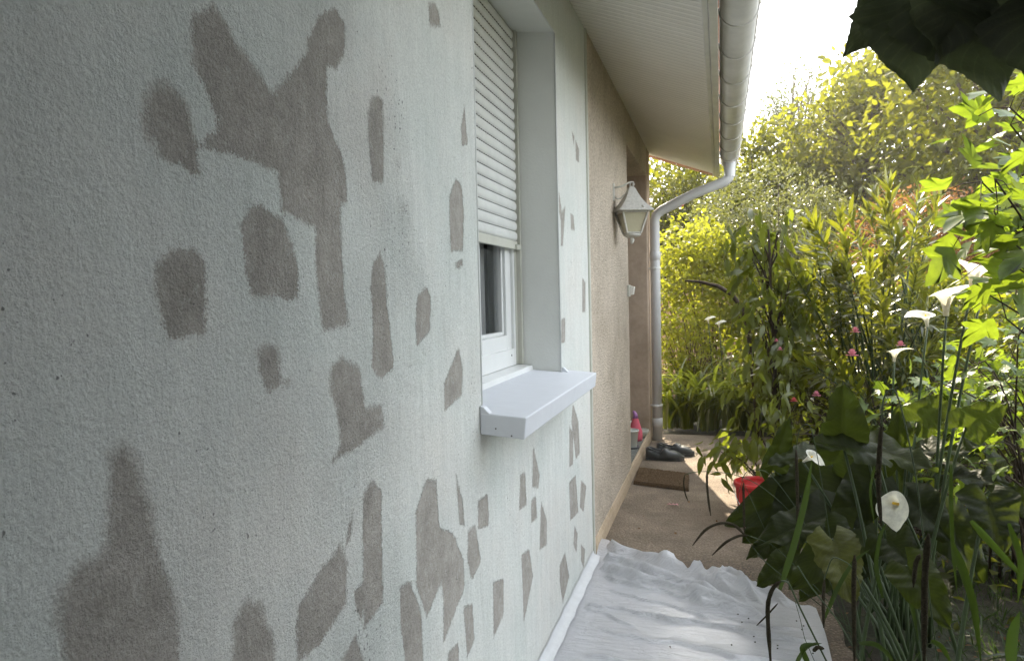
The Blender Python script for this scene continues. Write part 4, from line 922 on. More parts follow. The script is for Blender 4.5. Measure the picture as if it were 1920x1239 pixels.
# garden wall of pale stone seen through the leaves by the downpipe
gw = MB(); gw.box(-3.0, .35, 9.6, 9.85, -.1, 1.25); gw.box(-3.02, .37, 9.57, 9.88, 1.25, 1.31)
tag(gw.build('garden_wall', M['wallfar'], None, bevel=.01), 'low sandy pink garden wall glimpsed right of the downpipe', 'wall')

# mid shrubs
c, rd = box_crown(1225, 395, 1440, 690, 8.4, .7)
plant('yellow_green_shrub', 'sunlit yellow green shrub right of the downpipe above the strap leaves', 'shrub', (c[0], 8.4, 0), c, rd, 230, 30, T_OV, .060, 'yellow', spread=.085, seed=11, r0=.02, lump=.35)
t, tp = plant('bramble_rose', 'arching young shrub with small paired leaves in front of the garden wall', 'shrub', (-.30, 7.7, 0), at(1290, 640, 7.7), (.36, .3, .50), 70, 20, T_OV, .045, 'yellow', spread=.055, seed=12, r0=.012)
c, rd = box_crown(1325, 355, 1570, 545, 9.4, .8)
plant('grey_shrub', 'dense grey green small leaved shrub with silvery glints, left of the oleander', 'shrub', (c[0], 9.4, 0), c, rd, 330, 40, T_OV, .042, 'grey', spread=.075, seed=13, r0=.03)
c, rd = box_crown(1560, 375, 1850, 580, 7.8, .7)
plant('copper_shrub', 'copper and green small leaved shrub behind the oleander', 'shrub', (c[0], 7.8, 0), c, rd, 300, 40, T_OV, .036, 'red', spread=.065, seed=14, r0=.025)
c, rd = box_crown(1400, 520, 1640, 800, 6.6, .6)
plant('green_shrub', 'dense dark green shrub behind the drooping leaved young tree', 'shrub', (c[0], 6.6, 0), c, rd, 260, 30, T_OV, .055, 'hedge', spread=.085, seed=15, r0=.02)
c, rd = box_crown(1600, 520, 1960, 900, 5.6, .7)
plant('green_shrub', 'deep green shrub behind the currant bush and arum lilies', 'shrub', (c[0], 5.6, 0), c, rd, 300, 30, T_OV, .060, 'cane', spread=.09, seed=16, r0=.02)

# oleander: upright wands with whorls of lance leaves
def oleander():
    t = empty('oleander', (1.05, 5.0, 0), 'tall oleander with upright wands of narrow lance leaves', 'shrub'); r = np.random.default_rng(17); mb = MB(); PP = []; DD = []
    spots = [(1500, 470), (1530, 430), (1560, 410), (1590, 440), (1610, 480), (1640, 400), (1680, 385), (1720, 385), (1750, 420), (1700, 470), (1660, 500), (1620, 540), (1570, 520), (1540, 560), (1590, 600), (1650, 590), (1700, 560), (1740, 500), (1770, 560), (1500, 600), (1550, 650), (1620, 660), (1690, 640), (1750, 640), (1480, 530), (1510, 690), (1580, 710), (1660, 710), (1780, 480), (1605, 385), (1735, 600), (1520, 510)]
    for px, py in spots * 2:
        y = r.uniform(4.4, 5.6); e = at(px + r.normal(0, 18), py + r.normal(0, 16), y); b = np.array([1.0 + r.normal(0, .12), 5.0 + r.normal(0, .12), 0]); m = b * .5 + e * .5; m[2] += .25; m[:2] = b[:2] + (e[:2] - b[:2]) * .3
        q = np.linspace(0, 1, 12)[:, None]; Q = (1 - q) ** 2 * b + 2 * q * (1 - q) * m + q * q * e; mb.tube(Q, np.linspace(.011, .003, 12), 5, False)
        dr = norm(Q[-1] - Q[-4])
        for k in range(14):
            p0 = Q[-1] - dr * k * .030
            for a in range(3):
                an = a * 2.09 + k * 1.05; sd = norm(np.cross(dr, [math.cos(an), math.sin(an), .2])); PP.append(p0); DD.append(norm(dr * (1.15 - k * .06) + sd * (.45 + k * .05)))
    mb.build('stem', M['stem'], t, True); n = len(PP); scatter('foliage', L['olean'], t, T_LA, np.array(PP), np.array(DD) + r.normal(0, .12, (n, 3)), norm(r.normal(0, .35, (n, 3)) + [0, 0, 1]), r.uniform(.085, .150, n), r.random(n))
oleander()

# young tree with dark drooping leaves over the bucket
def drooping():
    t = empty('young_tree', (.30, 4.75, 0), 'slender young tree with dark drooping leaves rising beside the red bucket', 'tree'); r = np.random.default_rng(18); mb = MB()
    base = np.array([.33, 4.75, 0]); top = at(1440, 430, 4.75); P = curve(base, top, 0, 9, .012); mb.tube(P, np.linspace(.016, .006, 9), 8)
    tips = []; 
    for px, py in [(1400, 455), (1420, 480), (1450, 470), (1470, 520), (1400, 520), (1430, 540), (1480, 560), (1460, 590), (1410, 600), (1440, 640), (1480, 650), (1420, 680), (1460, 710), (1400, 760), (1440, 790), (1370, 850), (1345, 845), (1395, 870), (1460, 830), (1420, 840), (1500, 600), (1500, 700), (1490, 770), (1385, 830), (1410, 430), (1460, 440), (1500, 520), (1440, 730), (1480, 860), (1425, 570), (1455, 660), (1470, 740)] * 2:
        e = at(px + r.normal(0, 9), py + r.normal(0, 9), 4.75 + r.normal(0, .22)); k = int(np.clip((e[2]) / top[2] * 8 - 1, 0, 8)); tips.append(e)
        mb.tube(curve(P[k], e, .05, 6, .008), np.linspace(.006, .002, 6), 5, False)
    mb.build('trunk', M['darkbark'], t, True); tips = np.array(tips); od = norm(tips - np.array([.33, 4.75, 0]) * [1, 1, 0] - np.array([0, 0, 1]) * tips[:, 2:3] + r.normal(0, .05, tips.shape))
    p, d, u, s, rn = leaves_on(tips, od, 15, .055, .085, droop=1.3, seed=19, sdev=.3); scatter('crown', L['dark'], t, T_LA2, p, d, u, s, rn)
drooping()

# bright vine leaves at the right edge
def vine(name, label, cat, spots, y, dy, mat, size, per, tmpl, base, seed, spread, mt='darkbark'):
    t = empty(name, base, label, cat); r = np.random.default_rng(seed); mb = MB(); tips = []
    for px, py in spots:
        e = at(px + r.normal(0, 8), py + r.normal(0, 8), y + r.normal(0, dy)); b = np.array(base) + [r.normal(0, .08), r.normal(0, .08), 0]; m = (b + e) / 2; m[2] = e[2] * .75 + .1; m[:2] = b[:2] * .7 + e[:2] * .3
        q = np.linspace(0, 1, 10)[:, None]; mb.tube((1 - q) ** 2 * b + 2 * q * (1 - q) * m + q * q * e, np.linspace(.007, .002, 10), 5, False); tips.append(e)
    tips = np.array(tips); tips[:, 2] = np.maximum(tips[:, 2], .08); od = norm(tips - np.array([base[0], base[1], 0]) - [0, 0, 1] * tips[:, 2:3] * .9 + r.normal(0, .1, tips.shape))
    p, d, u, s, rn = leaves_on(tips, od, per, spread, size, droop=.35, seed=seed, sdev=.25, flat=1.1); p[:, 2] = np.maximum(p[:, 2], .03)
    for k in range(0, len(p), 2): q = tips[k // per]; mb.tube([q, (q + p[k]) / 2 + [0, 0, .01], p[k]], [.0015, .0012, .001], 4, False)
    mb.build('stem', M[mt], t, True); scatter('foliage', L[mat], t, tmpl, p, d, u, s, rn); return t
vs_ = [(1890, 190), (1900, 240), (1860, 330), (1895, 350), (1835, 380), (1880, 400), (1910, 300), (1850, 435), (1900, 450), (1880, 490), (1910, 530), (1870, 560), (1845, 340), (1915, 400), (1825, 400), (1930, 470), (1940, 350), (1930, 250), (1900, 590), (1860, 460)]
vine('vine_maple', 'bright yellow green lobed leaves on thin twigs at the right edge', 'shrub', vs_ + [(x + 60, y + 20) for x, y in vs_[:10]], 2.3, .22, 'bright', .088, 4, T_M3, (1.25, 2.4, 0), 21, .05)
cs = [(int(1660 + 290 * a), int(620 + 270 * b_)) for a, b_ in np.random.default_rng(5).random((85, 2)) if b_ > .45 - .55 * a]
vine('currant_bush', 'currant bush with small bright toothed leaves, right of the arum lilies', 'shrub', cs, 3.5, .35, 'bright', .060, 8, T_M5, (1.35, 3.6, 0), 22, .06)
cs2 = [(int(1500 + 420 * a), int(850 + 260 * b_)) for a, b_ in np.random.default_rng(6).random((46, 2))]
vine('low_currant', 'low leafy currant growth in the shade behind the big arum leaves', 'shrub', cs2, 4.2, .25, 'cane', .060, 8, T_M5, (1.0, 4.2, 0), 23, .07)
cs3 = [(int(1470 + 330 * a), int(700 + 190 * b_)) for a, b_ in np.random.default_rng(8).random((70, 2))]
t = vine('rose_bush', 'rose bush with pink blooms half hidden among dark stems', 'shrub', cs3, 4.7, .25, 'cane', .05, 9, T_OV, (.85, 4.7, 0), 24, .06)
for px, py, s, mk in [(1597, 667, .030, 'petal'), (1603, 623, .024, 'petal'), (1688, 648, .022, 'petal'), (1530, 742, .022, 'petal'), (1488, 752, .018, 'redpetal'), (1275, 386, .030, 'redpetal'), (1462, 656, .014, 'petal'), (1455, 640, .012, 'petal')]:
    yv = 7.9 if px < 1300 else 4.35; c0 = at(px, py, yv); mb = MB(); r = np.random.default_rng(px)
    for ring, (n_, rr, h) in enumerate([(4, .35, .55), (6, .7, .4), (8, 1.0, .1)]):
        for k in range(n_):
            a = k * 6.283 / n_ + ring; o = np.array([math.cos(a), math.sin(a), 0]); p0 = c0; w_ = s * .42
            mb.ribbon([p0, p0 + o * s * rr * .6 + [0, 0, s * h], p0 + o * s * rr + [0, 0, s * (h + .5 - ring * .25)], p0 + o * s * rr * 1.05 + [0, 0, s * (h + .7 - ring * .35)]], [.2 * w_, w_, w_, w_ * .4], (-o * .8 + np.array([0, 0, .6])), .3)
    if px < 1300: tag(mb.build('red_flower', L[mk]), 'single coral flower above the shrub right of the downpipe', 'flower')
    else: mb.build('bloom', L[mk], t, True)

# strap leaved clumps at the end of the path
def strap_clump(name, label, cat, base, n, ln, mat, seed, w=.011, lean=.6, group=None, part='foliage'):
    t = empty(name, base, label, cat, group); r = np.random.default_rng(seed); mb = MB()
    for k in range(n):
        a = r.uniform(0, 6.283); b = np.array(base) + [r.normal(0, .07), r.normal(0, .06), 0]; l_ = ln * r.uniform(.6, 1.15); le = lean * r.uniform(.25, 1.3); o = np.array([math.cos(a), math.sin(a), 0]); q = np.linspace(0, 1, 11)
        P = b + o[None] * (le * l_ * q ** 1.7)[:, None] + np.stack([q * 0, q * 0, l_ * (q * 1.0 - (.25 + .55 * le) * q ** 2.6)], 1); P += r.normal(0, .002, 3); P[:, 2] = np.maximum(P[:, 2], .01)
        sd = r.normal(0, .25, 3); mb.ribbon(P, w * r.uniform(.7, 1.2) * np.interp(q, [0, .3, .8, 1], [.7, 1, .7, .03]), norm(np.array([-o[0] * .8, -o[1] * .8, .6]) + sd), .35, r.random())
    mb.build(part, L[mat], t, True); return t
k = 0
for x, y, n, ln in [(-.42, 7.30, 60, .95), (-.12, 7.25, 60, 1.0), (.20, 7.28, 60, .98), (.50, 7.22, 60, .9), (-.30, 7.7, 60, 1.15), (.10, 7.75, 60, 1.2), (.45, 7.7, 60, 1.1), (.85, 7.1, 60, .7)]:
    lb = ['leftmost front daylily clump, beside the downpipe', 'second front daylily clump from the downpipe', 'third front daylily clump from the downpipe, near the path centre', 'fourth front daylily clump, left of the dark young tree', 'left daylily clump of the back row, below the arching branch', 'middle daylily clump of the back row', 'right daylily clump of the back row', 'daylily clump behind the young tree, farthest right'][k]
    strap_clump('daylily_clump', lb, 'plant', (x, y, 0), n, ln, 'strap', 60 + k, .019, .62, 'daylilies at the end of the path'); k += 1
mb = MB(); P = [at(px, py, 6.4) for px, py in [(1283, 526), (1310, 528), (1345, 536), (1372, 552), (1392, 580), (1402, 615), (1408, 660), (1414, 720), (1420, 790)]]; P.append(np.array([P[-1][0] + .02, 6.4, 0])); mb.tube(P, [.006, .012, .016, .019, .02, .021, .022, .022, .023, .024], 8)
tag(mb.build('arching_branch', M['darkbark'], smooth=True), 'bare dark branch arching left over the daylilies', 'branch')

# ------------------------------------------------------------------ arum lilies
def leaf_surface(mb, base, tip, W_, up, rnd, droop=.12, wave=.07, seed=0, ragged=0):
    base = np.array(base, float); tip = np.array(tip, float); Ln = np.linalg.norm(tip - base); Y = (tip - base) / Ln; X = norm(np.cross(Y, up)); Z = np.cross(X, Y)
    r = np.random.default_rng(seed); ph = r.uniform(0, 6.28, 4); nu, nv = 40, 17; V = []; F = []; VN = []
    for i in range(nu):
        u = i / (nu - 1)
        w_ = W_ * .5 * min(1, (u * 5.5 + .35)) * (1 - u ** 2.3) ** .75 * (1.12 - .25 * u)
        for j in range(nv):
            v = -1 + 2 * j / (nv - 1); rag = 1 + ragged * (math.sin(u * 31 + ph[2] + 5 * v) * .5 + r.normal(0, .35)) * (abs(v) > .95)
            x = w_ * v * rag; y = u * Ln - .22 * Ln * abs(v) ** 1.6 * max(0, 1 - u * 2.2)
            z = abs(v) * W_ * .16 - droop * Ln * u * u + wave * W_ * abs(v) ** 2 * math.sin(u * 13 + ph[0] + (3 if v > 0 else 0)) + .004 * math.sin(u * 40) * abs(v)
            z -= .10 * W_ * abs(v) ** 3
            V.append(base + X * x + Y * y + Z * z); VN.append(.001 + (0 if abs(v) < .01 else .12 + u * 15 - abs(v) * 4.2 + 40))
    for i in range(nu - 1):
        for j in range(nv - 1): a = i * nv + j; F.append((a, a + 1, a + nv + 1, a + nv))
    mb.add(V, F, rnd, VN)

def stalk(mb, root, top, r1=.006, bow=.08):
    root = np.array(root, float); top = np.array(top, float); m = (root + top) / 2; m[:2] = root[:2] * .65 + top[:2] * .35; m[2] += bow * (top[2] - root[2]) * .8
    q = np.linspace(0, 1, 9)[:, None]; P = (1 - q) ** 2 * root + 2 * q * (1 - q) * m + q * q * top; mb.tube(P, np.linspace(r1 * 1.3, r1 * .7, 9), 7)

def spathe(t, c0, axis, side, size, seed):
    """arum flower: a funnel rolled from one petal, its lip flaring to a point on one side"""
    r = np.random.default_rng(seed); Z = norm(np.array(axis, float)); X = norm(np.array(side, float) - Z * np.dot(side, Z)); Y = np.cross(Z, X); c0 = np.array(c0, float)
    nu, nv = 14, 33; V = []; F = []
    for i in range(nu):
        u = i / (nu - 1)
        for j in range(nv):
            a = -math.pi + 2 * math.pi * j / (nv - 1); k = (1 + math.cos(a)) / 2
            rad = size * (.07 + .10 * u + .48 * u ** 2.6 * (.60 + .75 * k ** 1.5)) * (1 + .05 * math.sin(3 * a + seed)); h = size * (1.05 * u ** .8 * (.72 + .28 * k) - .20 * u ** 6 * (1 - .25 * k))
            tipk = math.exp(-(a / .28) ** 2) * u ** 4 * size * .25
            V.append(c0 + X * ((rad + tipk) * math.cos(a)) + Y * (rad * math.sin(a) * 1.0) + Z * (h - tipk * .3))
    for i in range(nu - 1):
        for j in range(nv - 1): a = i * nv + j; F.append((a, a + 1, a + nv + 1, a + nv))
    mb = MB(); mb.add(V, F, .5); f = mb.build('flower', L['spathe'], t, True)
    mb = MB(); mb.tube([c0 + Z * size * .1, c0 + Z * size * .4, c0 + Z * size * .62, c0 + Z * size * .70], [size * .05, size * .055, size * .05, size * .02], 10); mb.build('spadix', M['yellowp'], f, True)

root = lambda y, x, r=.06: (x + rng.normal(0, r), y + rng.normal(0, r), 0)
ar = empty('arum_lily', (.50, 2.75, 0), 'clump of arum lilies with broad dark leaves leaning over the path', 'plant', 'arum lilies')
LV = [  # base px, tip px, depth, width, pale, up
    ((1545, 905), (1360, 978), 3.3, .22, 0, (-.1, -1, .45)), ((1560, 960), (1410, 1010), 2.9, .18, 0, (0, -.5, .9)), ((1530, 845), (1432, 862), 3.2, .11, 0, (0, -.3, 1)),
    ((1580, 835), (1585, 725), 2.6, .145, 0, (.1, -1, .1)), ((1640, 850), (1530, 815), 2.6, .13, 0, (0, -.6, .8)), ((1620, 835), (1760, 870), 2.8, .16, 0, (0, -.4, 1)),
    ((1700, 850), (1830, 830), 3.0, .17, 0, (0, -.3, 1)), ((1560, 1010), (1600, 1130), 2.3, .125, 2, (0, -1, .25)), ((1545, 985), (1590, 1060), 2.5, .13, 0, (0, -1, .4)),
    ((1600, 990), (1480, 1100), 2.7, .15, 0, (0, -.9, .5)), ((1850, 930), (1880, 1035), 2.3, .14, 0, (.1, -1, .4)), ((1780, 890), (1900, 900), 2.9, .15, 0, (0, -.3, 1)),
    ((1700, 1060), (1780, 1170), 1.9, .10, 0, (-.2, -1, .5)), ((1660, 1010), (1740, 1080), 2.4, .13, 0, (0, -.8, .6)), ((1500, 1040), (1420, 1090), 3.0, .13, 0, (0, -.7, .7)),
    ((1640, 900), (1560, 1000), 2.9, .17, 0, (0, -.9, .5)), ((1700, 930), (1790, 1010), 2.8, .16, 0, (.1, -.9, .5)), ((1500, 930), (1450, 1045), 3.2, .17, 0, (0, -.9, .4)),
    ((1590, 900), (1500, 975), 3.1, .18, 0, (0, -.8, .6)), ((1760, 960), (1850, 1090), 3.0, .17, 0, (0, -.8, .5)), ((1560, 870), (1640, 800), 3.1, .14, 0, (.1, -1, .3)),
    ((1720, 790), (1790, 740), 3.0, .12, 0, (0, -.9, .4)), ((1480, 1000), (1400, 1040), 3.3, .13, 0, (0, -.6, .8)), ((1560, 1060), (1500, 1120), 2.9, .11, 0, (0, -.8, .6)), ((1810, 800), (1880, 760), 2.7, .12, 0, (.2, -.9, .4)),
    ((1450, 880), (1480, 790), 3.3, .10, 0, (.1, -1, .2)), ((1640, 1000), (1600, 1090), 3.0, .14, 0, (0, -.9, .3)), ((1680, 880), (1690, 770), 3.2, .14, 0, (0, -1, .2)),
]
LV += [((1490, 935), (1392, 1012), 3.45, .17, 0, (-.1, -1, .5)), ((1470, 905), (1420, 940), 3.6, .12, 0, (0, -1, .5))]
_r = np.random.default_rng(51)
for _ in range(16):
    bx, by, yv_ = _r.uniform(1430, 1900), _r.uniform(830, 1080), _r.uniform(2.9, 3.9); bx = max(bx, 1500 + (by > 960) * 0); dx = _r.uniform(-60, 110)
    LV.append(((bx, by), (bx + dx, by + _r.uniform(20, 110) * _r.choice([1, 1, 1, -1])), yv_, _r.uniform(.08, .14), 0, (_r.normal(0, .3), -.8, _r.uniform(.1, .9))))
for i, (b, tp_, y, w_, pale, up) in enumerate(LV):
    B, T_ = at(*b, y), at(*tp_, y - .12); B[2] = max(B[2], .05); T_[2] = max(T_[2], .03); mb = MB(); leaf_surface(mb, B, T_, w_ * 1.02, up, rng.random(), .16, .10, i, .10 if pale else .015)
    lf = mb.build('leaf', L['pale' if pale else 'calla'], ar, True)
    if pale: lf['label'] = 'yellowing ragged leaf'
    mb = MB(); stalk(mb, root(y, .62 if y > 2.5 else .55, .07), B, .006); mb.build('leaf_stalk', M['stem'], lf, True)
FL = [((1688, 945), 2.35, .075, (-.55, -.75, .25), (.25, -.2, -1)), ((1820, 545), 2.75, .120, (.1, -.2, 1), (-1, -.3, .1)), ((1843, 540), 2.8, .100, (.3, -.1, 1), (1, -.3, 0)), ((1773, 592), 2.75, .115, (0, -.05, 1), (1, -.2, 0)), ((1738, 612), 3.0, .070, (-.2, -.3, .9), (-1, -.2, 0)), ((1676, 678), 3.2, .066, (.1, .1, 1), (1, -.2, 0)), ((1505, 865), 2.9, .060, (.7, -.2, .5), (1, 0, .2)), ((1655, 860), 3.0, .060, (.4, -.3, .9), (1, -.3, 0))]
for i, ((px, py), y, s, ax, sd_) in enumerate(FL):
    c0 = at(px, py, y); spathe(ar, c0, ax, sd_, s, i); mb = MB(); stalk(mb, root(y + .1, .68, .06), c0, .0055, .05); mb.build('flower_stalk', M['stem'], ar, True)
ar2 = empty('arum_lily', (-.30, 7.6, 0), 'two small distant arum flowers above the daylilies', 'plant', 'arum lilies')
for px, py in ((1348, 614), (1328, 606)): c0 = at(px, py, 7.5); spathe(ar2, c0, (-.1, -.3, 1), (1, -.3, 0), .075, px); mb = MB(); stalk(mb, (c0[0] + .05, 7.55, 0), c0, .006); mb.build('flower_stalk', M['stem'], ar2, True)

# ------------------------------------------------------------------ pendulous sedge in the foreground
sg = strap_clump('pendulous_sedge', 'pendulous sedge with brown drooping catkins leaning over the plastic sheet', 'plant', (.56, 2.25, 0), 14, .42, 'sedge', 90, .006, .75)
CK = [([(1283, 890), (1281, 905), (1284, 925), (1290, 940)], 3.0, .0028), ([(1325, 884), (1325, 910), (1328, 940), (1332, 966)], 3.0, .0045), ([(1395, 1002), (1378, 982), (1352, 978), (1322, 990), (1298, 1022)], 2.8, .0055), ([(1402, 1003), (1385, 1003), (1360, 1015), (1335, 1040)], 2.8, .0050),
      ([(1393, 905), (1394, 940), (1395, 1000)], 2.8, .0045), ([(1492, 842), (1494, 900), (1496, 1000), (1495, 1030)], 2.4, .0050), ([(1652, 798), (1648, 850), (1646, 920), (1652, 985)], 1.7, .0052), ([(1464, 1088), (1448, 1100), (1438, 1130), (1440, 1180), (1446, 1260)], 1.75, .0050),
      ([(1545, 1085), (1543, 1130), (1544, 1176)], 1.9, .0040), ([(1602, 1040), (1600, 1100), (1602, 1250)], 1.7, .0050), ([(1458, 1130), (1440, 1150), (1418, 1172)], 2.0, .0022), ([(1740, 1000), (1733, 1080), (1732, 1250)], 1.4, .0055), ([(1725, 1038), (1716, 1055), (1712, 1100)], 1.6, .0045), ([(1524, 1220), (1532, 1212), (1545, 1215)], 1.7, .0045)]
for pts, y, rr in CK:
    P = np.array([at(px, py, y) for px, py in pts]); q = np.linspace(0, len(P) - 1, 18); P = np.stack([np.interp(q, range(len(P)), P[:, i]) for i in range(3)], 1)
    for _ in range(3): P[1:-1] = (P[:-2] + P[1:-1] * 2 + P[2:]) / 4
    mb = MB(); mb.tube(P, rr * np.interp(np.linspace(0, 1, 18), [0, .12, .8, 1], [.35, 1, .95, .3]) * (1 + rng.normal(0, .06, 18)), 8)
    r = np.random.default_rng(len(pts)); mb.build('catkin', M['catkin'], sg, True)
ST = [([(1283, 890), (1300, 883), (1345, 883), (1400, 893), (1455, 930), (1520, 1000), (1600, 1130)], 3.0, .0014), ([(1395, 1002), (1430, 1050), (1520, 1120), (1600, 1180)], 2.8, .0016), ([(1402, 1003), (1450, 1020), (1540, 1110), (1600, 1190)], 2.8, .0015), ([(1390, 900), (1400, 880), (1440, 880), (1500, 960), (1560, 1100)], 2.6, .0013), ([(1492, 842), (1498, 800), (1520, 790), (1540, 900), (1570, 1100)], 2.4, .0014),
      ([(1652, 798), (1655, 740), (1680, 720), (1720, 900), (1740, 1100)], 1.7, .0016), ([(1464, 1088), (1478, 1090), (1500, 1140), (1560, 1260)], 1.75, .0022), ([(1495, 1060), (1520, 1100), (1570, 1160), (1620, 1250)], 1.8, .0016), ([(1383, 960), (1384, 925), (1392, 900)], 3.0, .0012), ([(1490, 1125), (1500, 1160), (1508, 1195)], 1.9, .0008), ([(1545, 1085), (1560, 1040), (1600, 1060), (1640, 1180)], 1.9, .0014)]
for pts, y, rr in ST:
    P = np.array([at(px, py, y) for px, py in pts]); q = np.linspace(0, len(P) - 1, 24); P = np.stack([np.interp(q, range(len(P)), P[:, i]) for i in range(3)], 1)
    for _ in range(4): P[1:-1] = (P[:-2] + P[1:-1] * 2 + P[2:]) / 4
    P = np.vstack([P, [P[-1][0] * .5 + .28, P[-1][1], 0.0]]) if P[-1][2] > .05 else P
    mb = MB(); mb.tube(P, rr, 6); mb.build('stem', M['stem'], sg, True)
BL = [([(1462, 1105), (1490, 1020), (1512, 930), (1522, 860)], 2.3, .010), ([(1655, 1120), (1640, 1060), (1650, 1000), (1665, 975)], 2.3, .006), ([(1782, 870), (1782, 960), (1786, 1040), (1795, 1120)], 1.9, .005), ([(1785, 1020), (1805, 1070), (1825, 1130), (1840, 1250)], 1.7, .009), ([(1890, 980), (1915, 1050), (1908, 1130)], 1.8, .007), ([(1700, 1060), (1698, 1100), (1712, 1150), (1722, 1200)], 1.9, .006), ([(1820, 975), (1870, 1030), (1925, 1090)], 2.0, .009), ([(1518, 1250), (1500, 1210), (1540, 1205)], 1.7, .006),
      ([(1490, 1250), (1510, 1215), (1530, 1203)], 1.7, .007), ([(1610, 1205), (1640, 1205), (1665, 1225), (1680, 1250)], 1.6, .005), ([(1745, 1200), (1765, 1210), (1785, 1245)], 1.5, .005), ([(1895, 1250), (1900, 1190), (1912, 1145)], 1.4, .010), ([(1545, 1160), (1570, 1100), (1600, 1050), (1632, 1028)], 2.2, .006), ([(1640, 870), (1630, 920), (1640, 990)], 2.6, .004)]
mb_all = []
for pts, y, rr in BL:
    P = np.array([at(px, py, y) for px, py in pts]); q = np.linspace(0, len(P) - 1, 16); P = np.stack([np.interp(q, range(len(P)), P[:, i]) for i in range(3)], 1)
    for _ in range(3): P[1:-1] = (P[:-2] + P[1:-1] * 2 + P[2:]) / 4
    mb = MB(); mb.ribbon(P, rr * np.interp(np.linspace(0, 1, 16), [0, .2, .7, 1], [.5, 1, .8, .05]), norm(rng.normal(0, .3, 3) + [-.2, -.8, .6]), .35, .3 + .7 * rng.random()); mb.build('leaf', L['sedge'], sg, True)
for i, (x, y, n, ln, lb) in enumerate([(.80, 2.0, 18, .45, 'tuft of long grass blades at the bottom right corner'), (1.15, 2.6, 24, .5, 'tuft of long grass blades below the currant bush'), (.62, 1.55, 7, .36, 'sparse grass tuft nearest the photographer at the bottom edge'), (1.5, 3.0, 34, .6, 'grassy clump under the right edge vine')]):
    strap_clump('grass_tuft', lb, 'grass', (x, y, 0), n, ln, 'sedge', 95 + i, .005, .7, 'long grass tufts')

# lawn and weeds
r = np.random.default_rng(30); n = 9000; X = r.uniform(.42, 2.6, n); Y = r.uniform(1.2, 4.2, n); keep = (X > path_edge(Y) + .015) & ((np.sin(X * 7 + 1) + np.sin(Y * 5 + X * 3) + r.normal(0, .7, n)) > -.6); X, Y = X[keep], Y[keep]; n = len(X)
P = np.stack([X, Y, soil_h(X, Y)], 1); d = norm(r.normal(0, .5, (n, 3)) + [0, 0, 1]); gr_ = scatter('lawn_grass', L['grass'], None, t_lance(.09, .3), P, d, norm(r.normal(0, 1, (n, 3))), r.uniform(.03, .085, n), r.random(n)); tag(gr_, 'short shaded grass beside the concrete path', 'grass', kind='stuff')
n = 5200; X = r.uniform(.5, 6, n); Y = r.uniform(3.0, 8.8, n); keep = X > path_edge(Y) + .02; X, Y = X[keep], Y[keep]; n = len(X)
P = np.stack([X, Y, soil_h(X, Y) + r.random(n) * .16], 1); gc = scatter('ground_cover', L['hedge'], None, T_OV, P, norm(r.normal(0, 1, (n, 3)) + [0, 0, .5]), norm(r.normal(0, .5, (n, 3)) + [0, 0, 1]), r.uniform(.03, .075, n), r.random(n)); tag(gc, 'low leafy ground cover under the shrubs', 'ground cover', kind='stuff')
n = 900; X = r.uniform(-.55, 1.6, n); Y = r.uniform(2.6, 6.9, n); keep = ((X > path_edge(Y) - .1 * r.random(n)) | (r.random(n) < .06)); X, Y = X[keep], Y[keep]; n = len(X)
P = np.stack([X, Y, np.where(X > path_edge(Y), soil_h(X, Y), 0) + .012], 1); lt = scatter('leaf_litter', L['red'], None, T_SM, P, norm(r.normal(0, 1, (n, 3)) * [1, 1, .15]), norm(r.normal(0, .3, (n, 3)) + [0, 0, 1]), r.uniform(.008, .028, n), r.random(n)); tag(lt, 'dry leaf litter at the edge of the path and bed', 'leaf litter', kind='stuff')

# ------------------------------------------------------------------ tree whose boughs hang over the photographer
ft = empty('overhanging_tree', (1.45, .35, 0), 'dark broad lobed leaves of a tree hanging in at the top right', 'tree')
mb = MB(); bt = [(1.45, .35, 0), (1.40, .33, .8), (1.25, .35, 1.5), (1.0, .42, 2.0), (.75, .55, 2.15), (.5, .7, 2.05), (.36, .84, 1.9)]; mb.tube(bt, [.07, .06, .05, .035, .022, .012, .006], 10)
mb.tube([(1.40, .33, .8), (1.5, -.2, 1.6), (1.3, -.8, 2.3), (.9, -1.3, 2.7)], [.05, .04, .028, .012], 8); mb.tube([(1.25, .35, 1.5), (1.3, .1, 2.1), (1.0, -.3, 2.7), (.5, -.7, 3.0)], [.04, .03, .02, .01], 8); mb.build('trunk', M['bark'], ft, True)
HL = [((1700, -10), (1580, 102), .86, .080, 1), ((1715, -20), (1714, 173), .84, .125, 2), ((1790, -30), (1762, 118), .80, .10, 3), ((1800, -60), (1882, 184), .82, .15, 4), ((1930, -20), (1918, 120), .85, .12, 5), ((1740, -70), (1810, 110), .9, .12, 6), ((1690, -60), (1610, 28), .88, .035, 7), ((1850, -90), (1850, 130), .9, .14, 8), ((1730, -60), (1655, 112), .92, .085, 9), ((1960, -20), (1990, 190), .8, .12, 10), ((1760, -80), (1720, 90), .95, .14, 11)]
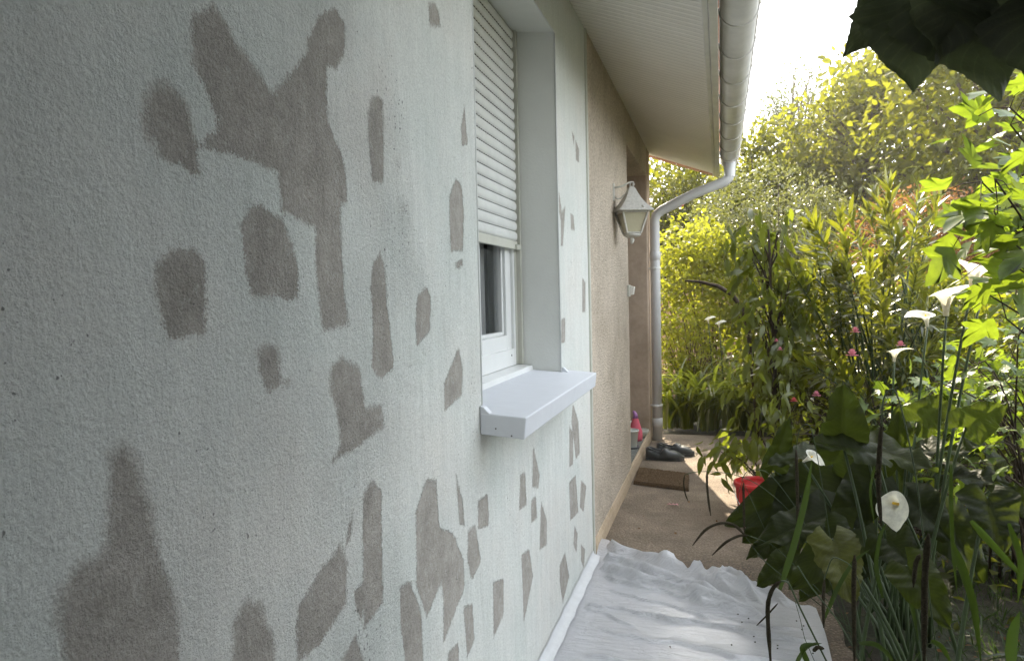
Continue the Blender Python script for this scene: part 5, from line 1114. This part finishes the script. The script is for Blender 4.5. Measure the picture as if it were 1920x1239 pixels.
for b, tp_, y, w_, sd_ in HL:
    B, T_ = at(*b, y), at(*tp_, y); r = np.random.default_rng(sd_); dv = T_ - B; Ln = np.linalg.norm(dv); Yv = dv / Ln; Xv = norm(np.cross(Yv, norm(np.array([r.normal(0, .15), -1, r.normal(0, .15)])))); Zv = np.cross(Xv, Yv); nu, nv = 36, 15; V = []; F = []; VN = []
    for i in range(nu):
        u = i / (nu - 1); w = w_ * .5 * (min(1, u * 3.4 + .12)) * max(0, 1 - max(0, u - .30) / .70) ** 1.05
        tooth = 1 + .10 * (1 - ((u * 9 + sd_ * .3) % 1)) - .05
        for j in range(nv):
            v = -1 + 2 * j / (nv - 1); x = w * v * (tooth if abs(v) > .8 else 1); yy_ = u * Ln - .10 * Ln * abs(v) ** 2 * max(0, 1 - 2 * u)
            V.append(B + Xv * x + Yv * yy_ + Zv * (.16 * abs(v) * w - .10 * Ln * u * u + .006 * math.sin(u * 11 + sd_ + 2 * v))); VN.append(.001 if abs(v) < .01 else 40.12 + u * 10 - abs(v) * 2.5)
    for i in range(nu - 1):
        for j in range(nv - 1): a = i * nv + j; F.append((a, a + 1, a + nv + 1, a + nv))
    mb = MB(); mb.add(V, F, r.random(), VN); lf = mb.build('leaf', L['overhead'], ft, True)
    mb = MB(); mb.tube([B, B + [.01, 0, .05], np.array(bt[-2]) + [r.normal(0, .05), r.normal(0, .03), 0]], .0022, 6); mb.build('leaf_stalk', M['darkbark'], lf, True)
tips, od = clumps((1.4, -.55, 1.6), (1.0, 1.9, 1.7), 850, seed=77); p, d, u, s, rn = leaves_on(tips, od, 14, .15, .13, seed=78)  # out-of-view crown, enlarged and thickened to keep sky light off the near wall
kp = (p[:, 0] > .45 + .45 * np.clip(p[:, 1], 0, 2)) & (p[:, 2] > .15); t2_, o2_ = clumps((1.0, -.2, 2.35), (1.15, 1.5, .85), 620, seed=79); q5 = leaves_on(t2_, o2_, 14, .15, .13, seed=80)
P5, k5 = q5[0], (q5[0][:, 2] > 1.62 + .62 * np.clip(q5[0][:, 1], 0, 9)) & (q5[0][:, 0] > .14)
scatter('crown', L['overhead'], ft, T_M5, *[np.concatenate([a_[kp], b_[k5]]) for a_, b_ in zip((p, d, u, s, rn), q5)])

# ------------------------------------------------------------------ thin haze volume added to imitate lens glare
hz = MB(); hz.box(-70, 95, -45, 145, -1.2, 12); hm = bpy.data.materials.new('glare_haze'); hm.use_nodes = True; hn = hm.node_tree.nodes; hn.remove(hn['Principled BSDF'])
pv = hn.new('ShaderNodeVolumePrincipled'); pv.inputs['Color'].default_value = (.95, .95, .90, 1); pv.inputs['Density'].default_value = .0022; pv.inputs['Anisotropy'].default_value = .55
hm.node_tree.links.new(pv.outputs[0], hn['Material Output'].inputs['Volume']); ho = hz.build('haze', hm); tag(ho, kind='stuff'); ho['label'] = 'thin haze volume added to stand in for lens glare'; ho['category'] = 'haze'

# unseen hedge added beyond the right edge to shade the near wall
t = empty('shade_hedge', (3.0, -1.2, 0), 'tall unseen hedge added right of the view to shade the near wall', 'hedge'); r = np.random.default_rng(90); n = 800
P = np.stack([3.0 + r.normal(0, .28, n), r.uniform(-3.6, .6, n), 3.5 * r.random(n) ** .8], 1); P[:, 2] *= 1 - .10 * np.abs(np.sin(P[:, 1] * 2.1))
p, d, u, sz, rn = leaves_on(P, norm(np.stack([-np.ones(n), r.normal(0, .3, n), r.random(n)], 1)), 22, .15, .13, seed=91); p[:, 2] = np.maximum(p[:, 2], .05); scatter('foliage', L['hedge'], t, T_OV, p, d, u, sz, rn)
mb = MB()
for k in range(22): y = r.uniform(-3.5, .5); mb.tube(curve((3.0, y, -.05), (3.0 + r.normal(0, .15), y + r.normal(0, .2), 3.0), 0, 5, .03), np.linspace(.03, .008, 5), 5)
mb.build('stem', M['bark'], t, True)
